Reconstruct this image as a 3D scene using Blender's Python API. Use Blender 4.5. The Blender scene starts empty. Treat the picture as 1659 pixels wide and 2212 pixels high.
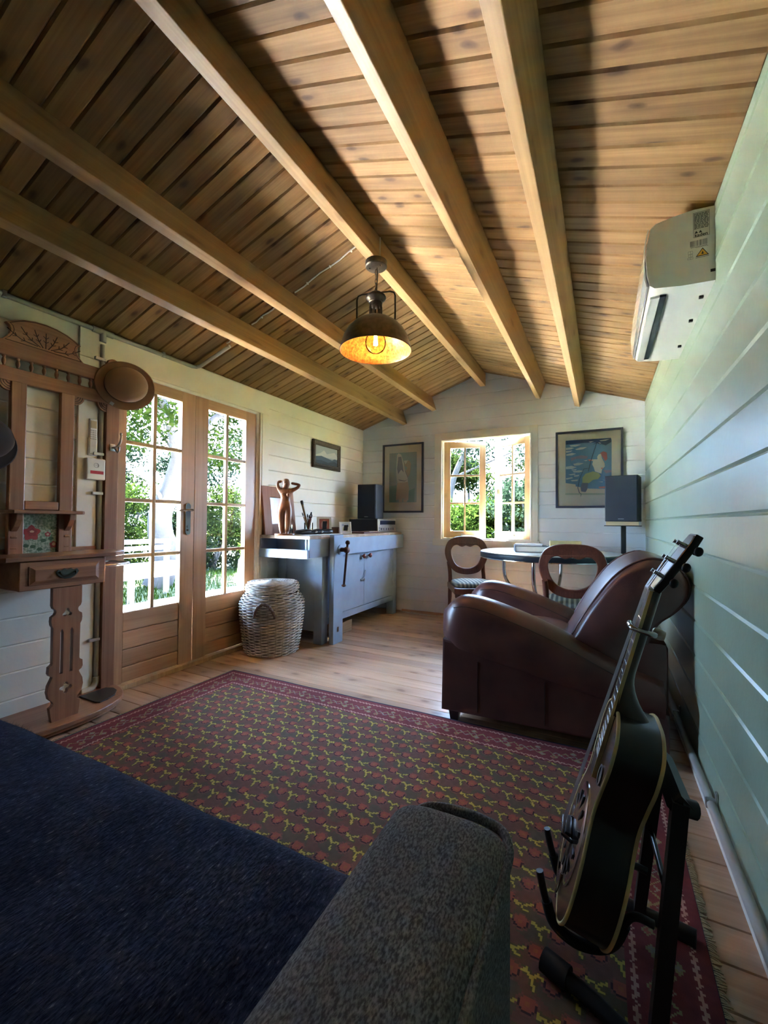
import bpy, bmesh, math, random
from mathutils import Vector, Matrix, Quaternion, noise as mnoise
R = math.radians
PI = math.pi
random.seed(7)
scene = bpy.context.scene
COL = scene.collection

# ------------------------------------------------------------------ camera
cam_d = bpy.data.cameras.new('camera')
cam_d.sensor_fit = 'HORIZONTAL'
cam_d.sensor_width = 36.0
cam_d.lens = 36.0 * 922.7 / 1659.0
cam_d.clip_start = 0.02
cam_d.clip_end = 500
cam = bpy.data.objects.new('camera', cam_d)
COL.objects.link(cam)
_y, _p, _r = R(27.06), R(1.23), R(0.44)
_f = Vector((-math.sin(_y) * math.cos(_p), math.cos(_y) * math.cos(_p), math.sin(_p)))
_rt = Vector((math.cos(_y), math.sin(_y), 0))
_up = _rt.cross(_f)
_R2 = _rt * math.cos(_r) + _up * math.sin(_r)
_U2 = _up * math.cos(_r) - _rt * math.sin(_r)
cam.matrix_world = Matrix(((_R2.x, _U2.x, -_f.x, 0), (_R2.y, _U2.y, -_f.y, 0), (_R2.z, _U2.z, -_f.z, 1.05), (0, 0, 0, 1)))
scene.camera = cam

# ------------------------------------------------------------------ world, sun, exposure
SKY_STRENGTH = 4.2
SUN_STRENGTH = 78.0
scene.view_settings.view_transform = 'Standard'
scene.view_settings.look = 'None'
scene.view_settings.exposure = 4.08
scene.view_settings.gamma = 1.0
scene.view_settings.use_curve_mapping = False
world = bpy.data.worlds.new('sky')
scene.world = world
world.use_nodes = True
wn = world.node_tree.nodes
wl = world.node_tree.links
wn.clear()
wo = wn.new('ShaderNodeOutputWorld')
wb = wn.new('ShaderNodeBackground')
sky = wn.new('ShaderNodeTexSky')
sky.sky_type = 'HOSEK_WILKIE'
sky.turbidity = 3.0
sky.ground_albedo = 0.4
SUN_DIR = Vector((-0.20, 0.33, 0.92)).normalized()      # towards the sun
sky.sun_direction = SUN_DIR
mixw = wn.new('ShaderNodeMix'); mixw.data_type = 'RGBA'
mixw.inputs[0].default_value = 0.35
mixw.inputs[7].default_value = (1.0, 1.55, 2.5, 1)      # thin bright haze over the whole sky
wl.new(sky.outputs[0], mixw.inputs[6])
wl.new(mixw.outputs[2], wb.inputs[0])
wb.inputs[1].default_value = SKY_STRENGTH
wl.new(wb.outputs[0], wo.inputs[0])
sun_d = bpy.data.lights.new('sun', 'SUN')
sun_d.energy = SUN_STRENGTH
sun_d.angle = R(0.6)
sun_d.color = (0.97, 1.0, 1.04)
sun = bpy.data.objects.new('sun', sun_d)
sun.rotation_euler = (-SUN_DIR).to_track_quat('-Z', 'Y').to_euler()
sun.location = (-3, 5, 14)
COL.objects.link(sun)
try:
    scene.cycles.max_bounces = 12
    scene.cycles.diffuse_bounces = 8
    scene.cycles.glossy_bounces = 4
    scene.cycles.transparent_max_bounces = 24
    scene.cycles.sample_clamp_indirect = 0.0
    scene.cycles.use_denoising = True
    scene.cycles.caustics_reflective = False
    scene.cycles.caustics_refractive = False
except Exception:
    pass

# ------------------------------------------------------------------ room measures
XL, XR, YF, YB = -2.65, 0.355, 4.60, -1.60
EAVE, RIDGE, RX = 2.18, 2.68, -1.1475
SL = (RIDGE - EAVE) / (XR - RX)
def roof_z(x):
    return RIDGE - SL * abs(x - RX)

# light portals in the openings guide the sky light through the glass
def portal(loc, rot, sx, sy):
    d = bpy.data.lights.new('sky_portal', 'AREA')
    d.shape = 'RECTANGLE'; d.size = sx; d.size_y = sy
    d.cycles.is_portal = True
    o = bpy.data.objects.new('sky_portal', d)
    o.location = loc; o.rotation_euler = rot
    COL.objects.link(o)
portal((XL - 0.12, 2.15, 1.17), (0, R(-90), 0), 1.5, 1.15)
portal((-1.13, YF + 0.5, 1.42), (R(-90), 0, 0), 1.15, 1.3)

# ------------------------------------------------------------------ materials
MATS = {}
def new_mat(name):
    m = bpy.data.materials.new(name)
    m.use_nodes = True
    nt = m.node_tree
    return m, nt, nt.nodes['Principled BSDF']
def plain(name, col, rough=0.5, metal=0.0, spec=None, var=0.0, scale=30, bump=0.0, bscale=None, emit=None, estr=0, coat=0, trans=0):
    if name in MATS: return MATS[name]
    m, nt, b = new_mat(name)
    N, L = nt.nodes, nt.links
    c4 = (*col, 1)
    b.inputs['Base Color'].default_value = c4
    b.inputs['Roughness'].default_value = rough
    b.inputs['Metallic'].default_value = metal
    if spec is not None: b.inputs['Specular IOR Level'].default_value = spec
    if coat:
        b.inputs['Coat Weight'].default_value = coat
        b.inputs['Coat Roughness'].default_value = 0.12
    if trans:
        b.inputs['Transmission Weight'].default_value = trans
    if emit:
        b.inputs['Emission Color'].default_value = (*emit, 1)
        b.inputs['Emission Strength'].default_value = estr
    if var or bump:
        tc = N.new('ShaderNodeTexCoord')
        nz = N.new('ShaderNodeTexNoise'); nz.inputs['Scale'].default_value = scale; nz.inputs['Detail'].default_value = 5
        L.new(tc.outputs['Object'], nz.inputs['Vector'])
        if var:
            rp = N.new('ShaderNodeValToRGB')
            rp.color_ramp.elements[0].color = (*[max(0, x * (1 - var)) for x in col], 1)
            rp.color_ramp.elements[1].color = (*[min(1, x * (1 + var)) for x in col], 1)
            rp.color_ramp.elements[0].position = 0.3; rp.color_ramp.elements[1].position = 0.7
            L.new(nz.outputs[0], rp.inputs[0]); L.new(rp.outputs[0], b.inputs['Base Color'])
        if bump:
            n2 = N.new('ShaderNodeTexNoise'); n2.inputs['Scale'].default_value = bscale or scale; n2.inputs['Detail'].default_value = 4
            L.new(tc.outputs['Object'], n2.inputs['Vector'])
            bp = N.new('ShaderNodeBump'); bp.inputs['Strength'].default_value = bump; bp.inputs['Distance'].default_value = 0.01
            L.new(n2.outputs[0], bp.inputs['Height']); L.new(bp.outputs[0], b.inputs['Normal'])
    MATS[name] = m
    return m
def wood(name, dark, light, axis=0, grain=1.0, knots=0.0, rough=0.5, tone=0.25, knotcol=None, coat=0.0, kx=2.3, ky=6.0):
    """long-grained timber; axis = the local axis the grain follows; every board gets its own offset and tone"""
    if name in MATS: return MATS[name]
    m, nt, b = new_mat(name)
    N, L = nt.nodes, nt.links
    tc = N.new('ShaderNodeTexCoord'); oi = N.new('ShaderNodeObjectInfo')
    mul = N.new('ShaderNodeMath'); mul.operation = 'MULTIPLY'; mul.inputs[1].default_value = 61.7
    L.new(oi.outputs['Random'], mul.inputs[0])
    add = N.new('ShaderNodeVectorMath'); add.operation = 'ADD'
    L.new(tc.outputs['Object'], add.inputs[0]); L.new(mul.outputs[0], add.inputs[1])
    def mapped(along, across):
        s = [across] * 3; s[axis] = along
        mp = N.new('ShaderNodeMapping'); mp.inputs['Scale'].default_value = s
        L.new(add.outputs[0], mp.inputs['Vector']); return mp
    g1 = mapped(1.2 * grain, 28 * grain)
    n1 = N.new('ShaderNodeTexNoise'); n1.inputs['Scale'].default_value = 1.0; n1.inputs['Detail'].default_value = 6; n1.inputs['Distortion'].default_value = 1.2
    L.new(g1.outputs[0], n1.inputs['Vector'])
    g2 = mapped(3 * grain, 160 * grain)
    n2 = N.new('ShaderNodeTexNoise'); n2.inputs['Scale'].default_value = 1.0; n2.inputs['Detail'].default_value = 3
    L.new(g2.outputs[0], n2.inputs['Vector'])
    mix = N.new('ShaderNodeMath'); mix.operation = 'MULTIPLY_ADD'; mix.inputs[1].default_value = 0.35
    L.new(n2.outputs[0], mix.inputs[0])
    sc = N.new('ShaderNodeMath'); sc.operation = 'MULTIPLY'; sc.inputs[1].default_value = 0.65
    L.new(n1.outputs[0], sc.inputs[0]); L.new(sc.outputs[0], mix.inputs[2])
    rp = N.new('ShaderNodeValToRGB')
    rp.color_ramp.elements[0].position = 0.32; rp.color_ramp.elements[0].color = (*dark, 1)
    rp.color_ramp.elements[1].position = 0.66; rp.color_ramp.elements[1].color = (*light, 1)
    L.new(mix.outputs[0], rp.inputs[0])
    out = rp.outputs[0]
    if knots:
        sx_ = N.new('ShaderNodeSeparateXYZ'); L.new(add.outputs[0], sx_.inputs[0])
        ac_ = N.new('ShaderNodeMath'); ac_.operation = 'ADD'
        oth = [i for i in range(3) if i != axis]
        L.new(sx_.outputs[oth[0]], ac_.inputs[0]); L.new(sx_.outputs[oth[1]], ac_.inputs[1])
        m1 = N.new('ShaderNodeMath'); m1.operation = 'MULTIPLY'; m1.inputs[1].default_value = kx; L.new(sx_.outputs[axis], m1.inputs[0])
        m2 = N.new('ShaderNodeMath'); m2.operation = 'MULTIPLY'; m2.inputs[1].default_value = ky; L.new(ac_.outputs[0], m2.inputs[0])
        gk = N.new('ShaderNodeCombineXYZ'); L.new(m1.outputs[0], gk.inputs[0]); L.new(m2.outputs[0], gk.inputs[1])
        vo = N.new('ShaderNodeTexVoronoi'); vo.voronoi_dimensions = '2D'; vo.inputs['Scale'].default_value = 1.0; vo.inputs['Randomness'].default_value = 1.0
        wob = N.new('ShaderNodeTexNoise'); wob.inputs['Scale'].default_value = 9
        L.new(add.outputs[0], wob.inputs['Vector'])
        va = N.new('ShaderNodeVectorMath'); va.operation = 'MULTIPLY_ADD'
        va.inputs[1].default_value = (0.16, 0.16, 0.16)
        L.new(wob.outputs['Color'], va.inputs[0]); L.new(gk.outputs[0], va.inputs[2])
        L.new(va.outputs[0], vo.inputs['Vector'])
        kr = N.new('ShaderNodeValToRGB')
        e = kr.color_ramp.elements
        e[0].position = 0.0; e[0].color = (1, 1, 1, 1)
        e[1].position = 0.06; e[1].color = (0.75, 0.75, 0.75, 1)
        e.new(0.10).color = (0.30, 0.30, 0.30, 1)
        e.new(0.26).color = (0, 0, 0, 1)
        L.new(vo.outputs['Distance'], kr.inputs[0])
        km = N.new('ShaderNodeMix'); km.data_type = 'RGBA'
        kk = N.new('ShaderNodeMath'); kk.operation = 'MULTIPLY'; kk.inputs[1].default_value = knots
        L.new(kr.outputs[0], kk.inputs[0]); L.new(kk.outputs[0], km.inputs[0])
        L.new(out, km.inputs[6]); km.inputs[7].default_value = (*(knotcol or [x * 0.35 for x in dark]), 1)
        out = km.outputs[2]
    hs = N.new('ShaderNodeHueSaturation')
    mr = N.new('ShaderNodeMapRange'); mr.inputs[3].default_value = 1 - tone; mr.inputs[4].default_value = 1 + tone
    L.new(oi.outputs['Random'], mr.inputs[0]); L.new(mr.outputs[0], hs.inputs['Value'])
    L.new(out, hs.inputs['Color']); L.new(hs.outputs[0], b.inputs['Base Color'])
    b.inputs['Roughness'].default_value = rough
    if rough > .6: b.inputs['Specular IOR Level'].default_value = 0.25
    if coat:
        b.inputs['Coat Weight'].default_value = coat; b.inputs['Coat Roughness'].default_value = 0.25
    bp = N.new('ShaderNodeBump'); bp.inputs['Strength'].default_value = 0.12; bp.inputs['Distance'].default_value = 0.004
    L.new(mix.outputs[0], bp.inputs['Height']); L.new(bp.outputs[0], b.inputs['Normal'])
    MATS[name] = m
    return m
def glass_mat(name='window_glass', tint=(1, 1, 1), ior=1.35):
    if name in MATS: return MATS[name]
    m, nt, b = new_mat(name)
    N, L = nt.nodes, nt.links
    N.remove(b)
    o = [n for n in N if n.type == 'OUTPUT_MATERIAL'][0]
    tr = N.new('ShaderNodeBsdfTransparent'); tr.inputs[0].default_value = (*tint, 1)
    gl = N.new('ShaderNodeBsdfGlossy'); gl.inputs['Roughness'].default_value = 0.0
    fr = N.new('ShaderNodeFresnel'); fr.inputs[0].default_value = ior
    mx = N.new('ShaderNodeMixShader')
    L.new(fr.outputs[0], mx.inputs[0]); L.new(tr.outputs[0], mx.inputs[1]); L.new(gl.outputs[0], mx.inputs[2])
    L.new(mx.outputs[0], o.inputs[0])
    MATS[name] = m
    return m

CREAM = plain('cream_paint', (0.80, 0.74, 0.62), 0.45, var=0.03, scale=6, bump=0.05, bscale=60)
WHITEP = plain('white_paint', (0.82, 0.79, 0.71), 0.4, var=0.03, scale=6)
FARP = plain('far_wall_paint', (0.78, 0.80, 0.83), 0.45, var=0.03, scale=6, bump=0.05, bscale=60)
SAGE = plain('sage_paint', (0.315, 0.385, 0.27), 0.33, var=0.04, scale=5, bump=0.06, bscale=40)
CEILW = wood('ceiling_pine', (0.20, 0.105, 0.038), (0.325, 0.183, 0.070), 0, 0.8, 0.9, 0.62, 0.20, (0.055, 0.022, 0.01), kx=3.0, ky=7.0)
BEAMW = wood('beam_pine', (0.32, 0.175, 0.065), (0.46, 0.275, 0.115), 1, 0.6, 0.7, 0.45, 0.08, (0.16, 0.07, 0.02), kx=1.6, ky=7)
FLOORW = wood('floor_pine', (0.40, 0.225, 0.125), (0.58, 0.36, 0.225), 0, 0.6, 0.9, 0.36, 0.22, (0.2, 0.085, 0.035), coat=0.25, kx=2.6, ky=5)
DOORW = wood('door_timber', (0.42, 0.225, 0.115), (0.56, 0.335, 0.185), 2, 1.0, 0.0, 0.4, 0.08, coat=0.2)
DOORH = wood('door_timber_across', (0.42, 0.225, 0.115), (0.56, 0.335, 0.185), 1, 1.0, 0.0, 0.4, 0.08, coat=0.2)
SASHW = wood('sash_pine', (0.42, 0.25, 0.11), (0.60, 0.40, 0.20), 2, 1.0, 0.4, 0.4, 0.08)
SASHH = wood('sash_pine_across', (0.42, 0.25, 0.11), (0.60, 0.40, 0.20), 0, 1.0, 0.4, 0.4, 0.08)
HALLW = wood('hallstand_walnut', (0.25, 0.103, 0.052), (0.37, 0.170, 0.090), 2, 1.1, 0.0, 0.42, 0.10, coat=0.15)
HALLH = wood('hallstand_walnut_across', (0.25, 0.103, 0.052), (0.37, 0.170, 0.090), 1, 1.1, 0.0, 0.42, 0.10, coat=0.15)
MAHOG = wood('mahogany', (0.085, 0.025, 0.016), (0.17, 0.055, 0.032), 2, 1.2, 0.0, 0.33, 0.08, coat=0.3)
BLUEG = plain('blue_grey_paint', (0.27, 0.335, 0.42), 0.7, spec=0.25, var=0.06, scale=9, bump=0.08, bscale=30)
GLASS = glass_mat()
CHROME = plain('chrome', (0.62, 0.62, 0.64), 0.12, 1.0)
STEEL = plain('brushed_steel', (0.5, 0.5, 0.5), 0.32, 1.0)
BLACKM = plain('black_metal', (0.012, 0.012, 0.013), 0.4)
BLACKP = plain('black_plastic', (0.014, 0.014, 0.016), 0.5)
GREYPVC = plain('grey_conduit', (0.42, 0.40, 0.36), 0.4)
WHITEPL = plain('white_plastic', (0.75, 0.73, 0.68), 0.35)
DARKL = plain('dark_line', (0.05, 0.018, 0.012), 0.6)
PAPER = plain('paper_white', (0.78, 0.76, 0.72), 0.7)
BRASS = plain('aged_brass', (0.16, 0.13, 0.08), 0.45, 1.0)

# ------------------------------------------------------------------ mesh helpers
class MB:
    """collects shapes and links them as one mesh object"""
    def __init__(s):
        s.v = []; s.f = []; s.mi = []; s.cur = 0
    def add(s, vs, fs):
        o = len(s.v)
        s.v += [tuple(v) for v in vs]
        for f in fs:
            s.f.append([i + o for i in f]); s.mi.append(s.cur)
        return s
    def box(s, x0, x1, y0, y1, z0, z1, m=None, b=0.0):
        if b:
            b = min(b, (x1 - x0) * .45, (y1 - y0) * .45, (z1 - z0) * .45)
            bm = bmesh.new()
            bmesh.ops.create_cube(bm, size=1)
            for v in bm.verts:
                v.co = Vector(((x0 + x1) / 2 + v.co.x * (x1 - x0), (y0 + y1) / 2 + v.co.y * (y1 - y0), (z0 + z1) / 2 + v.co.z * (z1 - z0)))
            bmesh.ops.bevel(bm, geom=bm.edges[:], offset=b, segments=2, profile=0.5, affect='EDGES')
            bm.verts.index_update()
            vs = [v.co.copy() for v in bm.verts]; fs = [[v.index for v in f.verts] for f in bm.faces]
            bm.free()
        else:
            vs = [Vector(p) for p in ((x0, y0, z0), (x1, y0, z0), (x1, y1, z0), (x0, y1, z0), (x0, y0, z1), (x1, y0, z1), (x1, y1, z1), (x0, y1, z1))]
            fs = [(3, 2, 1, 0), (4, 5, 6, 7), (0, 1, 5, 4), (1, 2, 6, 5), (2, 3, 7, 6), (3, 0, 4, 7)]
        if m is not None: vs = [m @ v for v in vs]
        return s.add(vs, fs)
    def loft(s, loops, cap=True, closed=False):
        n = len(loops[0]); vs = [p for l in loops for p in l]; fs = []
        k = len(loops)
        for i in range(k if closed else k - 1):
            a = i * n; b = ((i + 1) % k) * n
            for j in range(n):
                j2 = (j + 1) % n
                fs.append((a + j, a + j2, b + j2, b + j))
        if cap and not closed:
            fs.append(tuple(reversed(range(n)))); fs.append(tuple((k - 1) * n + j for j in range(n)))
        return s.add(vs, fs)
    def tube(s, pts, r, n=8, cap=True, closed=False):
        pts = [Vector(p) for p in pts]
        k = len(pts)
        rr = r if isinstance(r, (list, tuple)) else [r] * k
        up = None; loops = []
        for i, p in enumerate(pts):
            a = pts[(i - 1) % k] if (closed or i > 0) else pts[i]
            b = pts[(i + 1) % k] if (closed or i < k - 1) else pts[i]
            t = (b - a).normalized()
            if up is None:
                up = t.orthogonal().normalized()
            else:
                up = (up - t * up.dot(t))
                up = up.normalized() if up.length > 1e-6 else t.orthogonal().normalized()
            w = t.cross(up)
            loops.append([p + (up * math.cos(2 * PI * j / n) + w * math.sin(2 * PI * j / n)) * rr[i] for j in range(n)])
        return s.loft(loops, cap, closed)
    def cyl(s, a, b, r, r2=None, n=16):
        return s.tube([a, b], [r, r if r2 is None else r2], n)
    def lathe(s, prof, n=24, m=None, cap=True):
        loops = []
        for r, z in prof:
            l = [Vector((r * math.cos(2 * PI * j / n), r * math.sin(2 * PI * j / n), z)) for j in range(n)]
            loops.append([m @ p for p in l] if m is not None else l)
        return s.loft(loops, cap)
    def prism(s, poly, fn, d0, d1):
        """poly of (u, v); fn(u, v, d) -> point"""
        n = len(poly)
        vs = [fn(u, v, d0) for u, v in poly] + [fn(u, v, d1) for u, v in poly]
        fs = [tuple(reversed(range(n))), tuple(range(n, 2 * n))]
        for i in range(n):
            j = (i + 1) % n
            fs.append((i, j, n + j, n + i))
        return s.add(vs, fs)
    def sphere(s, c, r, n=12, m=12, sc=(1, 1, 1)):
        c = Vector(c); loops = []
        for i in range(1, m):
            a = PI * i / m - PI / 2
            loops.append([c + Vector((math.cos(a) * math.cos(2 * PI * j / n) * r * sc[0], math.cos(a) * math.sin(2 * PI * j / n) * r * sc[1], math.sin(a) * r * sc[2])) for j in range(n)])
        return s.loft(loops, True)
    def mesh(s, name, mats, smooth=None):
        me = bpy.data.meshes.new(name)
        me.from_pydata(s.v, [], s.f)
        for m in (mats if isinstance(mats, (list, tuple)) else [mats]): me.materials.append(m)
        if any(s.mi): me.polygons.foreach_set('material_index', s.mi)
        me.update()
        bm = bmesh.new(); bm.from_mesh(me)
        bmesh.ops.recalc_face_normals(bm, faces=bm.faces)
        bm.to_mesh(me); bm.free()
        if smooth is not None:
            me.polygons.foreach_set('use_smooth', [True] * len(me.polygons))
            me.set_sharp_from_angle(angle=R(smooth))
        return me
    def build(s, name, mats, parent=None, smooth=None, loc=None, rot=None):
        return link(name, s.mesh(name, mats, smooth), parent, loc, rot)
def link(name, me, parent=None, loc=None, rot=None):
    o = bpy.data.objects.new(name, me)
    COL.objects.link(o)
    if parent is not None: o.parent = parent
    if loc is not None: o.location = loc
    if rot is not None: o.rotation_euler = rot
    return o
def tag(o, label=None, cat=None, group=None, kind=None):
    if label: o['label'] = label
    if cat: o['category'] = cat
    if group: o['group'] = group
    if kind: o['kind'] = kind
    return o
def thing(name, label, cat, loc=(0, 0, 0), rz=0.0, group=None):
    o = bpy.data.objects.new(name, None)
    o.empty_display_size = 0.1
    COL.objects.link(o)
    o.location = loc; o.rotation_euler = (0, 0, rz)
    return tag(o, label, cat, group)
def plate(outlines, thick, bevel=0.0, res=6):
    """2D outline(s) with holes -> (verts, faces) of a flat board in the local XY plane, thickness along Z. Points (x, y) with poly splines"""
    cu = bpy.data.curves.new('tmp', 'CURVE')
    cu.dimensions = '2D'; cu.fill_mode = 'BOTH'; cu.extrude = thick / 2 - bevel; cu.bevel_depth = bevel; cu.bevel_resolution = 1
    for ol in outlines:
        sp = cu.splines.new('POLY'); sp.points.add(len(ol) - 1); sp.use_cyclic_u = True
        for i, (x, y) in enumerate(ol): sp.points[i].co = (x, y, 0, 1)
    ob = bpy.data.objects.new('tmp', cu); COL.objects.link(ob)
    dg = bpy.context.evaluated_depsgraph_get(); dg.update()
    me = bpy.data.meshes.new_from_object(ob.evaluated_get(dg))
    vs = [v.co.copy() for v in me.vertices]; fs = [list(p.vertices) for p in me.polygons]
    bpy.data.objects.remove(ob); bpy.data.curves.remove(cu); bpy.data.meshes.remove(me)
    return vs, fs
def text_geo(body, size, font_shear=0.0, bold=0.0):
    cu = bpy.data.curves.new('tmp', 'FONT')
    cu.body = body; cu.size = size; cu.extrude = 0.0003; cu.offset = bold; cu.shear = font_shear
    cu.align_x = 'CENTER'; cu.align_y = 'CENTER'
    ob = bpy.data.objects.new('tmp', cu); COL.objects.link(ob)
    dg = bpy.context.evaluated_depsgraph_get(); dg.update()
    me = bpy.data.meshes.new_from_object(ob.evaluated_get(dg))
    vs = [v.co.copy() for v in me.vertices]; fs = [list(p.vertices) for p in me.polygons]
    bpy.data.objects.remove(ob); bpy.data.curves.remove(cu); bpy.data.meshes.remove(me)
    return vs, fs
def spline(pts, n=6, closed=False):
    """Catmull-Rom through 2D/3D points"""
    P = [Vector(p) for p in pts]; k = len(P); out = []
    rng = range(k if closed else k - 1)
    for i in rng:
        p0 = P[(i - 1) % k] if (closed or i > 0) else P[0]
        p1 = P[i]; p2 = P[(i + 1) % k]
        p3 = P[(i + 2) % k] if (closed or i + 2 < k) else P[k - 1]
        for j in range(n):
            t = j / n
            out.append(0.5 * ((2 * p1) + (p2 - p0) * t + (2 * p0 - 5 * p1 + 4 * p2 - p3) * t * t + (3 * p1 - p0 - 3 * p2 + p3) * t ** 3))
    if not closed: out.append(P[-1])
    return out
def skin_geo(verts, edges, radii, sub=2, root=0):
    me = bpy.data.meshes.new('tmp'); me.from_pydata(verts, edges, [])
    ob = bpy.data.objects.new('tmp', me); COL.objects.link(ob)
    ob.modifiers.new('s', 'SKIN')
    for i, r in enumerate(radii):
        rx = r if isinstance(r, (tuple, list)) else (r, r)
        me.skin_vertices[0].data[i].radius = rx
    me.skin_vertices[0].data[root].use_root = True
    sb = ob.modifiers.new('d', 'SUBSURF'); sb.levels = sub; sb.render_levels = sub
    dg = bpy.context.evaluated_depsgraph_get(); dg.update()
    m2 = bpy.data.meshes.new_from_object(ob.evaluated_get(dg))
    vs = [v.co.copy() for v in m2.vertices]; fs = [list(p.vertices) for p in m2.polygons]
    bpy.data.objects.remove(ob); bpy.data.meshes.remove(me); bpy.data.meshes.remove(m2)
    return vs, fs
def circ(cx, cy, r, n=16, a0=0, a1=2 * PI, end=False, ry=None):
    k = n - 1 if end else n
    return [(cx + r * math.cos(a0 + (a1 - a0) * i / k), cy + (ry or r) * math.sin(a0 + (a1 - a0) * i / k)) for i in range(n)]
AX = {'x': Matrix(((0, 0, 1, 0), (1, 0, 0, 0), (0, 1, 0, 0), (0, 0, 0, 1))),     # plate (a, b, t) -> x = t, y = a, z = b
      'y': Matrix(((1, 0, 0, 0), (0, 0, -1, 0), (0, 1, 0, 0), (0, 0, 0, 1))),    # -> x = a, y = -t, z = b
      'z': Matrix.Identity(4)}
def plate_obj(name, outlines, thick, axis, off, mat, parent, bevel=0.0, smooth=None):
    vs, fs = plate(outlines, thick, bevel)
    M = AX[axis]
    mb = MB(); mb.add([M @ v + Vector(off) for v in vs], fs)
    return mb.build(name, mat, parent, smooth)
# ------------------------------------------------------------------ structure
def wall_board(parent, mat, mapf, ub, ut, z0, z1, t=0.028, c=0.006, name='board'):
    """one lining board: ub / ut = (start, end) at its lower / upper edge; mapf(u, d, z), d = 0 at the room face, positive outwards"""
    cs = [(t, z0), (c * .8, z0), (0, z0 + c), (0, z1 - c), (c * .8, z1), (t, z1)]
    k = max(z1 - z0, 1e-6)
    def lerp(a, b, z): return a + (b - a) * (z - z0) / k
    mb = MB()
    mb.loft([[mapf(lerp(ub[0], ut[0], z), d, z) for d, z in cs], [mapf(lerp(ub[1], ut[1], z), d, z) for d, z in cs]])
    return mb.build(name, mat, parent)
DY0, DY1, DZ1 = 1.44, 2.80, 1.995            # door opening in the left wall
WX0, WX1, WZ0, WZ1 = -1.625, -0.645, 0.855, 1.975  # window opening in the far wall

# left wall
mb = MB()
for y0, y1, z0, z1 in ((YB - .1, DY0, -.25, EAVE), (DY1, YF + .1, -.25, EAVE), (DY0, DY1, DZ1, EAVE), (DY0, DY1, -.25, 0)):
    mb.box(XL - .075, XL - .028, y0, y1, z0, z1)
wall_left = tag(mb.build('wall_left', CREAM), kind='structure')
mapL = lambda u, d, z: (XL - d, u, z)
P = EAVE / 16
for i in range(16):
    z0, z1 = i * P, (i + 1) * P
    if z0 < DZ1:
        wall_board(wall_left, CREAM, mapL, (YB, DY0), (YB, DY0), z0, z1)
        wall_board(wall_left, CREAM, mapL, (DY1, YF), (DY1, YF), z0, z1)
        if z1 > DZ1: wall_board(wall_left, CREAM, mapL, (DY0, DY1), (DY0, DY1), DZ1, z1)
    else:
        wall_board(wall_left, CREAM, mapL, (YB, YF), (YB, YF), z0, z1)
# right wall, sage green
mb = MB(); mb.box(XR + .028, XR + .075, YB - .1, YF + .1, -.25, EAVE)
wall_right = tag(mb.build('wall_right', SAGE), kind='structure')
mapR = lambda u, d, z: (XR + d, u, z)
z = -0.121
while z < EAVE:
    z0, z1 = max(0, z), min(EAVE, z + .15)
    if z1 - z0 > .02: wall_board(wall_right, SAGE, mapR, (YB, YF), (YB, YF), z0, z1, c=0.0075)
    z += .15
# far gable wall and back gable wall
def gable(name, Y, sgn, hole, mat):
    mapf = lambda u, d, z: (u, Y + sgn * d, z)
    mb = MB()
    y0, y1 = sorted((Y + sgn * .028, Y + sgn * .075))
    full = (XL - .075, XR + .075)
    if hole:
        x0, x1, z0, z1 = hole
        mb.box(full[0], x0, y0, y1, -.25, EAVE); mb.box(x1, full[1], y0, y1, -.25, EAVE)
        mb.box(x0, x1, y0, y1, -.25, z0); mb.box(x0, x1, y0, y1, z1, EAVE)
    else:
        mb.box(*full, y0, y1, -.25, EAVE)
    mb.prism([(XL - .01, EAVE), (XR + .01, EAVE), (RX, RIDGE)], lambda u, v, d: (u, d, v), y0, y1)
    w = tag(mb.build(name, mat), kind='structure')
    i = 0
    while i * P < RIDGE - .02:
        z0, z1 = i * P, min((i + 1) * P, RIDGE)
        def ext(z):
            if z <= EAVE: return (XL, XR)
            h = (RIDGE - z) / SL
            return (RX - h, RX + h)
        a, b = ext(z0), ext(z1)
        if hole and z1 > hole[2] + .01 and z0 < hole[3] - .01:
            wall_board(w, mat, mapf, (a[0], hole[0]), (b[0], hole[0]), z0, z1)
            wall_board(w, mat, mapf, (hole[1], a[1]), (hole[1], b[1]), z0, z1)
            if z0 < hole[2]: wall_board(w, mat, mapf, (hole[0], hole[1]), (hole[0], hole[1]), z0, hole[2])
            if z1 > hole[3]: wall_board(w, mat, mapf, (hole[0], hole[1]), (hole[0], hole[1]), hole[3], z1)
        else:
            wall_board(w, mat, mapf, a, b, z0, z1)
        i += 1
    return w
wall_far = gable('wall_far', YF, 1, (WX0, WX1, WZ0, WZ1), FARP)
wall_back = gable('wall_back', YB, -1, None, CREAM)

# ceiling: roof deck with lining boards
ANG = math.atan(SL)
LS = math.hypot(XR - RX, RIDGE - EAVE)
mb = MB()
for s in (-1, 1):
    xo = RX + s * (XR - RX + .42)
    zo = roof_z(xo)
    pts = [(RX, RIDGE + .022), (xo, zo + .022), (xo, zo + .09), (RX, RIDGE + .09)]
    mb.prism(pts, lambda u, v, d: (u, d, v), YB - .35, YF + .58)
ceiling = tag(mb.build('ceiling', CEILW), kind='structure')
BW = 0.0905
def lining(length, w, t, c):
    mb = MB()
    cs = [(0.0006, t), (0.0006, c), (c, 0), (w - c, 0), (w - 0.0006, c), (w - .0006, t)]
    mb.loft([[(0, y, z) for y, z in cs], [(length, y, z) for y, z in cs]])
    return mb.mesh('board', CEILW)
lm = lining(LS, BW, .018, .0075)
y = YB
while y < YF - .01:
    link('board', lm, ceiling, (XL, y, EAVE), (0, -ANG, 0))
    link('board', lm, ceiling, (RX, y, RIDGE), (0, ANG, 0))
    y += BW
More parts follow.
